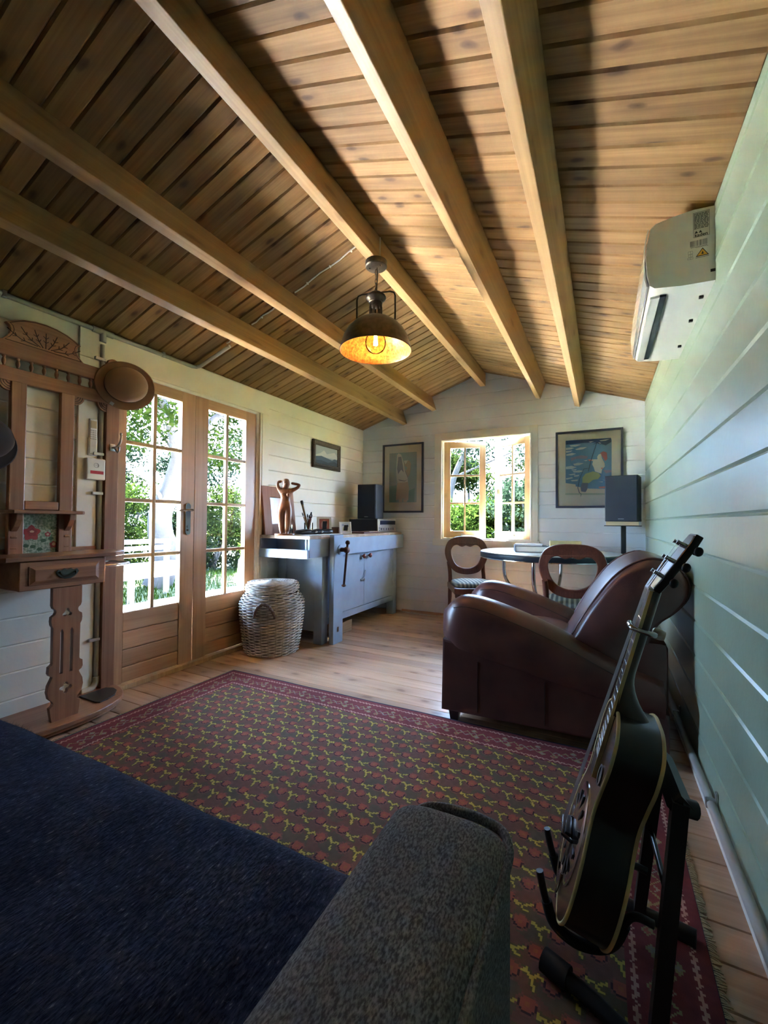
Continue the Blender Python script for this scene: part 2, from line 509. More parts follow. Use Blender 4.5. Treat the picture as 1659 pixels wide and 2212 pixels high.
# roof beams
def beam(xtop, lean, depth, label, w=.05):
    mb = MB()
    mb.box(-w / 2, w / 2, YB, YF, -depth, 0.004, b=.003)
    o = mb.build('ceiling_beam', BEAMW, None, loc=(xtop, 0, roof_z(xtop)), rot=(0, lean, 0))
    return tag(o, label, 'beam', 'pine roof beams')
beam(-2.128, -ANG, .165, 'pine roof beam lowest on the left slope, nearest the glazed doors')
beam(-1.762, -ANG, .162, 'pine roof beam on the left slope between the lowest beam and the lamp')
rb = MB(); rb.box(-.029, .029, YB, YF, -.155, -.012, b=.003)
tag(rb.build('ceiling_beam', BEAMW, None, loc=(-1.152, 0, RIDGE)), 'pine ridge beam that carries the pendant lamp', 'beam', 'pine roof beams')
beam(-.533, ANG, .162, 'pine roof beam on the right slope next to the ridge beam')
beam(-.165, ANG, .165, 'pine roof beam on the right slope nearest the green wall')

# floor
mb = MB(); mb.box(XL - .075, XR + .075, YB - .1, YF + .1, -.2, -.02)
floor = tag(mb.build('floor', FLOORW), kind='structure')
FW = .121
mb = MB()
cs = [(0.0005, -.02), (0.0005, -.004), (.0035, 0), (FW - .0035, 0), (FW - .0005, -.004), (FW - .0005, -.02)]
mb.loft([[(XL, y, z) for y, z in cs], [(XR, y, z) for y, z in cs]])
pm = mb.mesh('plank', FLOORW)
y = YB
while y < YF - .01:
    link('plank', pm, floor, (0, y, 0)); y += FW

# skirtings
mb = MB(); mb.box(XR - .018, XR - .0005, YB, YF, 0.0, .045, b=.003)
tag(mb.build('baseboard_right', WHITEP), kind='structure')
mb = MB(); mb.box(XL + .0005, XL + .016, YB, 1.40, 0.0, .05, b=.003)
tag(mb.build('baseboard_left', WHITEP), kind='structure')
mb = MB(); mb.box(-2.1, XR - .02, YF - .014, YF - .0005, 0, .022, b=.003)
tag(mb.build('baseboard_far', FLOORW), kind='structure')

# ------------------------------------------------------------------ glazed double doors
door = tag(thing('door_1', None, None), 'glazed timber double doors standing in the left wall', None, None, 'structure')
mb = MB()                                           # timber jambs and head
fx0, fx1 = XL - .09, XL + .004
mb.box(fx0, fx1, DY0 + .002, DY0 + .062, 0, DZ1 - .002, b=.002)
mb.box(fx0, fx1, DY1 - .04, DY1 - .002, 0, DZ1 - .002, b=.002)
mb.box(fx0, fx1, DY0 + .062, DY1 - .04, DZ1 - .03, DZ1 - .002, b=.002)
mb.build('door_frame', WHITEP, door)
mb = MB()                                           # painted architrave
mb.box(XL + .001, XL + .018, DY1 - .014, DY1 + .098, 0, DZ1 - .0145, b=.003)
mb.box(XL + .001, XL + .018, DY0 - .09, DY0 + .014, 0, DZ1 - .0145, b=.003)
mb.box(XL + .001, XL + .018, DY0 - .09, DY1 + .098, DZ1 - .014, EAVE - .02, b=.003)
mb.box(XL + .017, XL + .026, DY0, DY1 - .004, DZ1 - .016, DZ1 - .002, b=.002)
mb.box(XL + .017, XL + .026, DY1 - .018, DY1 - .004, 0, DZ1 - .0165, b=.002)
mb.box(XL + .017, XL + .0235, DY1 + .01, DY1 + .022, 0, DZ1 - .016, b=.002)
mb.build('architrave', CREAM, door)
mb = MB(); mb.box(XL - .09, XL + .035, DY0 + .06, DY1 - .03, 0.0, .0296, b=.002)
mb.build('threshold', SASHW, door)
BAR = wood('glazing_bar_timber', (0.45, 0.25, 0.09), (0.60, 0.36, 0.15), 2, 1.0, 0.0, 0.35, 0.05)
def leaf(y0, y1, gy0, gy1, handle):
    GZ0, GZ1, LZ0, LZ1 = .467, 1.888, .03, 1.962
    x0, x1 = XL - .047, XL - .004
    mb = MB()
    mb.box(x0, x1, y0, gy0, LZ0, LZ1, b=.002); mb.box(x0, x1, gy1, y1, LZ0, LZ1, b=.002)
    lf = mb.build('door_leaf', DOORW, door)
    mb = MB(); mb.box(x0, x1, gy0, gy1, GZ1, LZ1, b=.002); mb.build('top_rail', DOORH, lf)
    zz = [LZ0, .126, .234, .346, GZ0]
    for a, b in zip(zz[:-1], zz[1:]):
        mb = MB(); mb.box(x0 + .008, x1 - .006, gy0 + .0006, gy1 - .0006, a + .0012, b - .0012, b=.006)
        mb.build('panel_board', DOORH, lf)
    mb = MB(); mb.box(x0 + .018, x0 + .026, gy0 + .0003, gy1 - .0003, LZ0 + .001, GZ0 - .001); mb.build('panel_core', DOORH, lf)
    ym = (gy0 + gy1) / 2; bw = .012
    zr = [GZ0, .816, 1.172, 1.537, GZ1]
    mb = MB(); mb.box(x0 + .006, x1 - .006, ym - bw, ym + bw, GZ0, GZ1, b=.005); mb.build('glazing_bar', BAR, lf)
    for zc in zr[1:-1]:
        for ya, yb in ((gy0, ym - bw), (ym + bw, gy1)):
            mb = MB(); mb.box(x0 + .006, x1 - .006, ya, yb, zc - bw, zc + bw, b=.005); mb.build('glazing_bar', BAR, lf)
    for i in range(4):
        za = zr[i] + (bw if i else 0); zb = zr[i + 1] - (bw if i < 3 else 0)
        for ya, yb in ((gy0, ym - bw), (ym + bw, gy1)):
            mb = MB(); mb.box(x0 + .02, x0 + .024, ya + .0005, yb - .0005, za + .0005, zb - .0005); mb.build('pane', GLASS, lf)
    if handle:
        yc = gy1 + .055
        mb = MB()
        vs, fs = plate([circ(0, .093, .019, 9, 0, PI, True) + circ(0, -.093, .019, 9, PI, 2 * PI, True)], .009, .002)
        mb.add([AX['x'] @ v + Vector((x1 + .0048, yc, 1.055)) for v in vs], fs)
        mb.cyl((x1, yc, 1.118), (x1 + .05, yc, 1.118), .009)
        mb.tube(spline([(x1 + .05, yc + .004, 1.118), (x1 + .052, yc - .02, 1.12), (x1 + .05, yc - .06, 1.116), (x1 + .044, yc - .105, 1.112)], 5), [.009] * 5 + [.0075] * 5 + [.006] * 6, 8)
        mb.cyl((x1 + .008, yc, 1.0), (x1 + .014, yc, 1.0), .009)
        mb.cyl((x1 + .008, yc, .975), (x1 + .02, yc, .975), .007)
        mb.build('handle', CHROME, lf, 40)
leaf(1.506, 2.145, 1.64, 2.036, True)
leaf(2.149, 2.757, 2.262, 2.648, False)

# ------------------------------------------------------------------ casement window in the far wall
win = tag(thing('window_1', None, None), 'open pine casement window of two sashes in the far wall', None, None, 'structure')
mb = MB()
for a in ((WX0 - .075, WX0 + .012, WZ0 - .005, WZ1 + .075), (WX1 - .012, WX1 + .062, WZ0 - .005, WZ1 + .075)):
    mb.box(a[0], a[1], YF - .016, YF - .001, a[2], a[3], b=.003)
mb.box(WX0 + .012, WX1 - .012, YF - .016, YF - .001, WZ1 - .012, WZ1 + .075, b=.003)
mb.box(WX0 - .005, WX0 + .012, YF - .024, YF - .014, WZ0, WZ1 + .005, b=.003)
mb.box(WX1 - .012, WX1 + .005, YF - .024, YF - .014, WZ0, WZ1 + .005, b=.003)
mb.box(WX0 + .012, WX1 - .012, YF - .024, YF - .014, WZ1 - .012, WZ1 + .005, b=.003)
mb.build('architrave', WHITEP, win)
mb = MB(); mb.box(WX0 - .09, WX1 + .08, YF - .03, YF + .07, WZ0 - .075, WZ0 - .0005, b=.004)
mb.build('window_sill', WHITEP, win)
mb = MB()
mb.box(WX0 + .001, WX0 + .02, YF, YF + .09, WZ0 + .001, WZ1 - .001); mb.box(WX1 - .02, WX1 - .001, YF, YF + .09, WZ0 + .001, WZ1 - .001)
mb.box(WX0 + .02, WX1 - .02, YF, YF + .09, WZ1 - .016, WZ1 - .001); mb.box(WX0 + .02, WX1 - .02, YF, YF + .09, WZ0 + .001, WZ0 + .014)
mb.build('window_frame', WHITEP, win)
def sash(hx, side, ang):
    W_, Z0, Z1, T = .462, WZ0 + .016, WZ1 - .018, .042
    st = .07
    s = side
    def b_(mb, a, b, z0, z1, y0=0, y1=T, bev=.003):
        x0, x1 = sorted((s * a, s * b)); mb.box(x0, x1, y0, y1, z0, z1, b=bev)
    mb = MB(); b_(mb, 0, st, Z0, Z1); b_(mb, W_ - st, W_, Z0, Z1)
    sa = mb.build('sash', SASHW, win, loc=(hx, YF + .045, 0), rot=(0, 0, s * ang))
    mb = MB(); b_(mb, st, W_ - st, Z0, Z0 + .075); b_(mb, st, W_ - st, Z1 - .07, Z1); mb.build('rail', SASHH, sa)
    g0, g1 = Z0 + .075, Z1 - .07
    xm = W_ / 2; bw = .010
    zr = [g0, g0 + (g1 - g0) / 3, g0 + 2 * (g1 - g0) / 3, g1]
    mb = MB(); b_(mb, xm - bw, xm + bw, g0, g1, .005, T - .005); mb.build('glazing_bar', SASHW, sa)
    for zc in zr[1:-1]:
        for a, b in ((st, xm - bw), (xm + bw, W_ - st)):
            mb = MB(); b_(mb, a, b, zc - bw, zc + bw, .005, T - .005); mb.build('glazing_bar', SASHH, sa)
    for i in range(3):
        for a, b in ((st, xm - bw), (xm + bw, W_ - st)):
            mb = MB(); b_(mb, a, b, zr[i] + (bw if i else 0), zr[i + 1] - (bw if i < 2 else 0), .02, .024, 0); mb.build('pane', GLASS, sa)
    mb = MB()
    mb.tube([(s * .2, -.012, Z0 + .03), (s * .27, -.02, Z0 + .034), (s * .34, -.015, Z0 + .028)], .006, 8)
    mb.box(*sorted((s * .19, s * .23)), -.012, 0, Z0 + .02, Z0 + .042, b=.003)
    mb.build('stay', STEEL, sa, 40)
    if s < 0:
        mb = MB(); mb.box(-W_ + .025, -W_ + .045, -.01, 0, 1.36, 1.42, b=.003)
        mb.tube(spline([(-W_ + .035, -.012, 1.40), (-W_ + .03, -.03, 1.43), (-W_ + .02, -.035, 1.48)], 4), .005, 8)
        mb.build('latch', STEEL, sa, 40)
sash(WX0 + .021, 1, R(16))
sash(WX1 - .021, -1, R(27))
# ------------------------------------------------------------------ hallstand
hs = thing('hallstand', 'carved red-brown wooden hallstand with drawer against the left wall', 'hallstand', (XL, 1.172, 0))
def hbox(name, x0, x1, y0, y1, z0, z1, mat=HALLW, b=.004, parent=None):
    mb = MB(); mb.box(x0, x1, y0, y1, z0, z1, b=b); return mb.build(name, mat, parent or hs)
for s in (-1, 1):
    a, b = sorted((s * .077, s * .143)); hbox('inner_post', .02, .05, a, b, .87, 1.735)
    ol = [(s * .388, .062), (s * .388, 1.97)] + [(s * (.353 + .035 * math.cos(t)), 1.97 + .035 * math.sin(t)) for t in [PI * i / 10 for i in range(11)]][1:] + [(s * .318, .062)]
    plate_obj('outer_post', [ol], .028, 'x', (.032, 0, 0), HALLW, hs, .002)
plate_obj('lower_rail', [[(-.319, 1.733), (.319, 1.733), (.319, 1.796), (-.319, 1.796)]], .03, 'x', (.034, 0, 0), HALLH, hs, .003)
plate_obj('upper_rail', [[(-.319, 1.856), (.319, 1.856), (.319, 1.925), (-.319, 1.925)]], .03, 'x', (.034, 0, 0), HALLH, hs, .003)
hbox('mirror_rail', .022, .048, -.0765, .0765, 1.095, 1.14, HALLH)
sp = MB().lathe([(.006, 0), (.0075, .006), (.005, .010), (.0085, .02), (.0095, .03), (.007, .042), (.005, .046), (.0085, .05), (.0085, .060)], 10).mesh('spindle', HALLW, 40)
for i in range(11):
    link('spindle', sp, hs, (.036, -.285 + i * .057, 1.796))
half = [(0, 1.925), (.185, 1.925), (.165, 1.945), (.150, 1.968), (.147, 1.99), (.153, 2.008), (.166, 2.018), (.14, 2.034), (.10, 2.052), (.05, 2.064), (0, 2.068)]
crest_ol = half[1:] + [(-x, z) for x, z in reversed(half[1:-1])]
crest = plate_obj('crest', [crest_ol], .026, 'x', (.034, 0, 0), HALLH, hs, .002)
mb = MB()
def stroke(pts, w=.0022):
    mb.tube([(.0472, y, z) for y, z in pts], w, 5)
stroke([(x * .93, 1.925 + (z - 1.925) * .93 + .006) for x, z in crest_ol] + [(.172, 1.931)], .0016)
for i in range(-3, 4):
    a = i * R(22); L_ = .085 if i == 0 else .075 + abs(i) * .016
    bx, bz = i * .012, 1.942
    tip = (bx + math.sin(a) * L_ * 1.15, bz + math.cos(a) * L_ * .95)
    mid = ((bx + tip[0]) / 2 + i * .003, (bz + tip[1]) / 2 - abs(i) * .004)
    st = [tuple(p) for p in spline([(bx, bz), mid, tip], 4)]
    stroke(st)
    for q in (.45, .7):
        p = st[int(q * (len(st) - 1))]
        for sg in (-1, 1):
            b2 = a + sg * .75
            stroke([p, (p[0] + math.sin(b2) * .018, p[1] + math.cos(b2) * .016)], .0018)
mb.build('carving', DARKL, crest)
for sy, py in ((1, .145), (-1, -.145), (-1, .316), (1, -.316)):                 # quarter-round fan brackets
    ol = [(py, 1.733), (py, 1.685)] + [(py + sy * .05 * math.sin(t), 1.733 - .05 * math.cos(t)) for t in [PI / 2 * i / 8 for i in range(1, 9)]]
    br = plate_obj('bracket_fan', [ol], .018, 'x', (.034, 0, 0), HALLW, hs, .001)
    mb = MB()
    for rr in (.018, .030, .041):
        mb.tube([(.0435, py + sy * rr * math.sin(t), 1.733 - rr * math.cos(t)) for t in [PI / 2 * i / 8 for i in range(9)]], .0015, 5)
    mb.build('carving', DARKL, br)
vs, fs = plate([[(-.175, .015), (.175, .015), (.175, .10), (.15, .13), (-.15, .13), (-.175, .10)]], .018, .004)
mb = MB(); mb.add([Vector((v.y, v.x, 1.083 + v.z)) for v in vs], fs); mb.build('shelf', HALLH, hs)
for s in (-1, 1):
    ol = [(.02, .872), (.038, .872), (.048, .90), (.035, .93), (.05, .955), (.04, .98), (.075, 1.01), (.10, 1.045), (.105, 1.073), (.02, 1.073)]
    vs, fs = plate([[(x, z) for x, z in ol]], .028, .003)
    mb = MB(); mb.add([Vector((v.x, s * .118 + v.z, v.y)) for v in vs], fs); mb.build('bracket', HALLW, hs)
def tile_mat():
    m, nt, b = new_mat('floral_tile'); N, L = nt.nodes, nt.links
    tc = N.new('ShaderNodeTexCoord'); nz = N.new('ShaderNodeTexNoise'); nz.inputs['Scale'].default_value = 90
    L.new(tc.outputs['Object'], nz.inputs['Vector']); rp = N.new('ShaderNodeValToRGB')
    rp.color_ramp.elements[0].color = (.14, .20, .13, 1); rp.color_ramp.elements[1].color = (.42, .45, .34, 1)
    rp.color_ramp.elements[0].position = .4; rp.color_ramp.elements[1].position = .6
    L.new(nz.outputs[0], rp.inputs[0]); L.new(rp.outputs[0], b.inputs['Base Color']); b.inputs['Roughness'].default_value = .3
    return m
mb = MB(); mb.box(.02, .034, -.0895, .0895, .872, 1.073); tile = mb.build('tile', tile_mat(), hs)
mb = MB()
def blob(cy, cz, r, n, mi, x=.0345, wob=.2, sq=1.0):
    mb.cur = mi
    pts = [(cy + r * (1 + wob * math.sin(5 * t)) * math.cos(t), cz + sq * r * (1 + wob * math.sin(5 * t)) * math.sin(t)) for t in [2 * PI * i / n for i in range(n)]]
    mb.prism(pts, lambda u, v, d: (d, u, v), x - .001, x)
blob(-.038, .975, .036, 20, 0, .0346); blob(-.034, .978, .02, 16, 1, .0350); blob(-.036, .983, .010, 12, 2, .0354, sq=.6)
blob(.035, .967, .013, 14, 0, .0346); blob(.035, .967, .006, 10, 2, .0350)
blob(.062, .912, .017, 14, 0, .0346); blob(.064, .914, .009, 10, 2, .0350)
for cy, cz in ((-.03, .905), (.0, .89), (.015, .935), (-.06, .91), (.06, 1.0), (.05, .945)): blob(cy, cz, .013, 10, 3, .0344, .35, .7)
mb.build('flower_motif', [plain('tile_red', (.34, .035, .04), .3), plain('tile_deep_red', (.22, .02, .03), .3), plain('tile_pink', (.6, .36, .26), .3), plain('tile_green', (.05, .10, .05), .3)], tile)
top = [(-.37, .0), (.37, .0), (.372, .08), (.35, .18), (.30, .25), (.24, .285), (-.24, .285), (-.30, .25), (-.35, .18), (-.372, .08)]
vs, fs = plate([[(y, x) for y, x in top]], .022, .005)
mb = MB(); mb.add([Vector((v.y, v.x, .861 + v.z)) for v in vs], fs); mb.build('table_board', HALLH, hs)
hbox('splashback', .002, .02, -.36, .36, .872, .895, HALLH)
hbox('drawer_case', .0, .255, -.182, .187, .712, .849, HALLH)
dr = hbox('drawer', .2555, .275, -.186, .196, .712, .847, HALLH)
mb = MB()
mb.box(.2755, .281, -.150, .162, .736, .826, b=.002)
a = (.281, -.150, .162, .736, .826)
mb.add([(.281, -.146, .740), (.281, .158, .740), (.281, .158, .822), (.281, -.146, .822), (.2885, -.128, .755), (.2885, .14, .755), (.2885, .14, .807), (.2885, -.128, .807)], [(0, 1, 5, 4), (1, 2, 6, 5), (2, 3, 7, 6), (3, 0, 4, 7), (4, 5, 6, 7)])
mb.build('panel', HALLH, dr)
pull_ol = [(.006 + x, .782 + z) for x, z in ((-.05, .006), (-.042, .018), (-.028, .014), (-.015, .022), (0, .017), (.015, .022), (.028, .014), (.042, .018), (.05, .006), (.042, -.006), (.03, -.018), (.012, -.026), (-.012, -.026), (-.03, -.018), (-.042, -.006))]
pl_ = plate_obj('pull', [pull_ol], .005, 'x', (.291, 0, 0), plain('verdigris_brass', (.06, .07, .05), .5, .6), dr, .001)
mb = MB(); mb.tube(spline([(.295, -.028, .79), (.306, -.026, .776), (.308, 0, .766), (.308, .018, .768), (.306, .036, .776), (.295, .04, .79)], 5), .004, 8)
mb.build('bail', MATS['verdigris_brass'], dr, 40)
mb = MB(); mb.tube(spline([(.26, .19, .80), (.265, .27, .80), (.235, .345, .80), (.15, .375, .80), (.06, .36, .80), (.05, .32, .80)], 6), .007, 8)
mb.build('umbrella_ring', STEEL, hs, 40)
RH = [(.065, .709), (.065, .625), (.061, .612), (.050, .602), (.048, .592), (.053, .58), (.067, .57), (.069, .55), (.067, .532), (.060, .518), (.059, .345), (.062, .338), (.074, .33), (.076, .30), (.070, .288), (.058, .28), (.061, .27), (.075, .24), (.079, .21), (.072, .178), (.056, .16), (.052, .15), (.056, .138), (.068, .13), (.064, .10), (.058, .0625)]
ol = RH + [(-x, z) for x, z in reversed(RH)]
def lobes(cy, cz, n, r, d, a0):
    pts = []
    for k in range(n):
        a = a0 + 2 * PI * k / n
        for t in (-1.9, -1.3, -.65, 0, .65, 1.3, 1.9):
            pts.append((cy + d * math.cos(a) + r * math.cos(a + t), cz + d * math.sin(a) + r * math.sin(a + t)))
    return pts
def slot(cy):
    return [(cy - .0075, .285), (cy + .0075, .285), (cy + .0075, .49), (cy + .004, .50), (cy, .507), (cy - .004, .50), (cy - .0075, .49)]
plate_obj('splat', [[(y + .018, z) for y, z in o_] for o_ in (ol, lobes(0, .582, 3, .010, .014, R(90)), lobes(0, .212, 4, .011, .018, R(90)), slot(-.022), slot(.022))], .024, 'x', (.262, 0, 0), HALLW, hs, .001)
def dee(a, b, n=2.6, k=28):
    return [(a * (abs(math.cos(t)) ** (2 / n)) * (1 if math.cos(t) >= 0 else -1), b * abs(math.sin(t)) ** (2 / n)) for t in [PI * i / (k - 1) for i in range(k)]]
for nm, a, b, z0, th in (('base_board', .392, .335, .049, .026), ('base_moulding', .375, .318, .026, .02)):
    vs, fs = plate([dee(a, b)], th, .005)
    mb = MB(); mb.add([Vector((v.y, v.x, z0 + v.z)) for v in vs], fs); mb.build(nm, HALLH, hs)
for s in (-1, 1):
    for dx in (.05, .22): hbox('foot', dx - .02, dx + .02, s * .26 - .03, s * .26 + .03, 0, .0165, HALLW, .002)
vs, fs = plate([[(y, x) for y, x in ((.19, .07), (.33, .07), (.35, .11), (.34, .16), (.30, .21), (.25, .235), (.20, .245), (.19, .22))]], .006, .001)
mb = MB(); mb.add([Vector((v.y, v.x, .0655 + v.z)) for v in vs], fs); mb.build('drip_tray', plain('black_tin', (.006, .006, .007), .35), hs)
def coat_hook(y, z):
    mb = MB()
    mb.box(.0462, .052, y - .016, y + .016, z - .02, z + .022, b=.004)
    mb.tube(spline([(.05, y, z), (.085, y + .004, z + .004), (.105, y + .012, z + .03), (.108, y + .016, z + .062), (.104, y + .016, z + .078)], 5), [.0065] * 14 + [.0055] * 4 + [.005] * 3, 8)
    mb.tube(spline([(.07, y, z), (.085, y, z - .018), (.10, y, z - .03), (.112, y, z - .02), (.112, y, z - .006)], 5), .005, 8)
    mb.sphere((.104, y + .016, z + .08), .008, 8, 6); mb.sphere((.112, y, z - .004), .007, 8, 6)
    mb.build('coat_hook', STEEL, hs, 40)
coat_hook(.352, 1.475); coat_hook(-.353, 1.475); coat_hook(.352, 1.83); coat_hook(-.353, 1.83)

# hats
def felt(name, col):
    m, nt, b = new_mat(name); N, L = nt.nodes, nt.links
    b.inputs['Base Color'].default_value = (*col, 1); b.inputs['Roughness'].default_value = .85
    b.inputs['Sheen Weight'].default_value = .35; b.inputs['Sheen Tint'].default_value = (.8, .6, .45, 1)
    return m
def hat(name, label, loc, axis, mat, band, rx=1.0):
    t = thing(name, label, 'hat', loc)
    t.rotation_euler = Vector(axis).to_track_quat('Z', 'Y').to_euler()
    prof = [(.130, .004), (.144, .009), (.149, .004), (.142, -.003), (.125, -.005), (.103, .0), (.101, .03), (.104, .06), (.100, .088), (.084, .113), (.056, .128), (.025, .134), (.001, .135)]
    mb = MB(); mb.loft([[Vector((r * math.cos(2 * PI * j / 40) * 1.06, r * math.sin(2 * PI * j / 40) * .95, z + (.008 * math.cos(4 * PI * j / 40) if i < 5 else 0))) for j in range(40)] for i, (r, z) in enumerate(prof)], True)
    # underside of the brim
    mb.build('crown_and_brim', mat, t, 50)
    mb = MB(); mb.lathe([(.1025, .004), (.1040, .006), (.1045, .024), (.1025, .026)], 40, Matrix.Diagonal((1.06, .95, 1, 1)), False); mb.build('hat_band', band, t, 50)
    mb = MB(); mb.lathe([(.112, -.006), (.100, -.004), (.097, .02), (.095, .08), (.06, .115), (.001, .126)], 32, Matrix.Diagonal((1.06, .95, 1, 1)), False); mb.build('lining', band, t, 50)
    return t
h1 = hat('bowler_hat', 'brown felt bowler hat hanging beside the glazed doors', (XL + .115, 1.553, 1.845), (.87, -.40, -.10), felt('brown_felt', (.33, .17, .09)), plain('brown_ribbon', (.10, .045, .02), .7))
mb = MB(); mb.box(-.010, .010, .124, .142, .004, .006); mb.box(-.006, .006, .128, .138, .0061, .0066)
mb.build('tag', plain('tag_grey', (.5, .46, .42), .6), h1, loc=(.0, 0, .004), rot=(0, 0, R(150)))
hat('felt_hat', 'dark hat on the left hallstand hook, cut by the picture edge', (XL + .11, .88, 1.40), (.95, .1, .25), felt('dark_felt', (.03, .02, .018)), plain('black_ribbon', (.01, .008, .008), .7))

# ------------------------------------------------------------------ conduit, remote, switch box on the left wall
def clip(parent, p, ax):
    mb = MB()
    if ax == 'z': mb.box(p[0] - .013, p[0] + .014, p[1] - .05, p[1] + .014, p[2] - .009, p[2] + .009, b=.003)
    else: mb.box(p[0] - .014, p[0] + .014, p[1] - .009, p[1] + .009, p[2] - .014, p[2] + .04, b=.003)
    mb.build('pipe_clip', STEEL, parent)
ct = thing('ceiling_conduit', 'grey conduit pipe running along the top of the left wall', 'conduit', (XL + .02, 0, 2.155))
mb = MB(); mb.tube([(0, YB + .05, 0), (0, 2.09, 0), (.004, 2.12, .004), (.03, 2.135, .012), (.32, 2.138, .108)], .0125, 10); mb.build('pipe', GREYPVC, ct, 40)
mb = MB(); mb.cyl((0, 1.41, 0), (0, 1.53, 0), .018, n=12); mb.cyl((0, 1.472, -.06), (0, 1.472, 0), .018, n=12); mb.build('tee_fitting', GREYPVC, ct, 40)
for yy in (.5, 1.0, 1.86):
    mb = MB(); mb.box(-.01, .0145, yy - .01, yy + .01, -.014, .02, b=.003); mb.build('pipe_clip', STEEL, ct)
cv = thing('wall_conduit', 'grey conduit pipe dropping down the wall behind the hallstand', 'conduit', (XL + .02, 1.472, 0))
mb = MB(); mb.cyl((0, 0, .12), (0, 0, 2.08), .0125, n=10); mb.build('pipe', GREYPVC, cv, 40)
mb = MB(); mb.tube(spline([(0, 0, .135), (0, 0, .10), (0, -.02, .075), (0, -.05, .07), (0, -.08, .07)], 5), .018, 10); mb.build('elbow', plain('cream_pvc', (.62, .52, .36), .4), cv, 40)
for zz in (1.99, 1.43, 1.2, .35):
    mb = MB(); mb.box(-.012, .0145, -.045, .014, zz - .009, zz + .009, b=.003); mb.build('pipe_clip', STEEL, cv)
rc = thing('remote_control', 'white air conditioner remote in its wall holder above the switch box', 'remote', (XL + .001, 1.428, 1.53))
mb = MB(); mb.box(.0, .024, -.027, .027, -.115, -.01, b=.004); mb.build('holder', WHITEPL, rc)
mb = MB(); mb.box(.004, .027, -.0225, .0225, -.105, .10, b=.006); rb_ = mb.build('body', WHITEPL, rc)
mb = MB(); mb.box(.0271, .0282, -.016, .016, .045, .088); mb.build('screen', plain('lcd', (.55, .42, .25), .15), rc)
mb = MB()
for i in range(5):
    for j in range(3): mb.box(.0271, .029, -.017 + j * .012, -.009 + j * .012, -.02 + i * .012, -.013 + i * .012)
mb.build('buttons', plain('button_grey', (.45, .44, .42), .5), rc)
mb = MB(); vs, fs = text_geo('kaden', .011, 0, .0002); mb.add([Vector((.0245, v.x, v.y - .095)) for v in vs], fs); mb.build('lettering', DARKL, rc)
sb_ = thing('switch_box', 'white square wall box with a red label strip below the remote', 'switch box', (XL + .001, 1.437, 1.338))
mb = MB(); mb.box(0, .045, -.052, .052, -.062, .062, b=.006); mb.build('body', WHITEPL, sb_)
mb = MB(); mb.box(.0451, .046, -.032, .04, -.028, -.010); mb.build('label_strip', plain('label_red', (.5, .02, .04), .5), sb_)
mb = MB(); mb.lathe([(.012, 0), (.0135, 0), (.0135, .001), (.012, .001), (.012, 0)], 20, Matrix.Translation((.0452, .0, .022)) @ Matrix.Rotation(R(90), 4, 'Y'), False)
mb.box(.0452, .0461, -.006, .006, .021, .023); mb.build('knob_mark', plain('button_grey', (.45, .44, .42), .5), sb_)
# ceiling cable to the lamp
cc = thing('ceiling_cable', 'white cable clipped along a board of the left ceiling slope', 'cable', (0, 2.12, 0))
mb = MB()
for xa, xb in ((-2.33, -2.165), (-2.09, -1.80), (-1.72, -1.18)):
    mb.tube([(xa + (xb - xa) * i / 8, -.03 * (xa + (xb - xa) * i / 8 + 2.1) + .006 * math.sin(i * 1.7), roof_z(xa + (xb - xa) * i / 8) - .004) for i in range(9)], .0045, 6)
mb.build('wire', WHITEPL, cc, 40)
for x in (-2.28, -2.0, -1.85, -1.62, -1.45, -1.3):
    mb = MB(); mb.box(x - .004, x + .004, -.008 - .03 * (x + 2.1), .008 - .03 * (x + 2.1), roof_z(x) - .010, roof_z(x), b=.001); mb.build('cable_clip', WHITEPL, cc)
cw = thing('lamp_cable', 'thin white cable dropping from the ridge to the lamp rose', 'cable', (-1.118, 2.115, 2.53))
mb = MB(); mb.tube([(0.0, .0, .0), (.001, -.003, .06), (.0, 0, .13)], .003, 6); mb.build('wire', WHITEPL, cw)

# right wall conduit
cr = thing('skirting_conduit', 'grey conduit pipe lying above the skirting of the green wall', 'conduit', (XR - .02, 0, .075))
mb = MB(); mb.cyl((0, YB + .05, 0), (0, YF - .05, 0), .0145, n=10); mb.build('pipe', GREYPVC, cr, 40)
for yy in (.7, 1.868, 2.66, 3.55):
    mb = MB(); mb.box(-.016, .019, yy - .01, yy + .01, -.016, .016, b=.003); mb.box(.012, .019, yy - .01, yy + .01, .012, .04, b=.002); mb.build('pipe_clip', STEEL, cr)
# ------------------------------------------------------------------ air conditioner
ac = thing('air_conditioner', 'white split air conditioner mounted high on the green wall', 'air conditioner', (XR - .001, 1.83, 0))
ACW = plain('ac_white', (.66, .64, .58), .28, coat=.3)
prof = [(0, 2.162), (-.06, 2.166), (-.12, 2.160), (-.175, 2.150), (-.192, 2.135), (-.203, 2.08), (-.206, 2.02), (-.203, 1.965), (-.195, 1.925), (-.18, 1.912), (-.10, 1.902), (0, 1.898)]
def acf(u, v, d): return (u, d, v)
mb = MB(); mb.prism(prof, acf, 0, .80); mb.build('casing', ACW, ac, 35)
mb = MB()                                              # glossy front panel wrapping the front
mb.loft([[(-.196, y, 2.140), (-.2075, y, 2.08), (-.2105, y, 2.02), (-.2075, y, 1.962), (-.199, y, 1.926), (-.204, y, 1.926), (-.212, y, 1.962), (-.2145, y, 2.02), (-.2115, y, 2.08), (-.199, y, 2.142)] for y in (.008, .792)])
mb.build('front_panel', plain('ac_gloss', (.72, .70, .64), .12, coat=.6), ac, 35)
mb = MB(); mb.box(-.158, -.138, .055, .745, 1.8995, 1.9085); mb.build('outlet_slot', plain('slot_dark', (.01, .012, .03), .35), ac)
mb = MB(); mb.box(-.19, -.159, .05, .75, 1.8965, 1.9055, b=.002); mb.build('louvre_flap', MATS['ac_gloss'], ac)
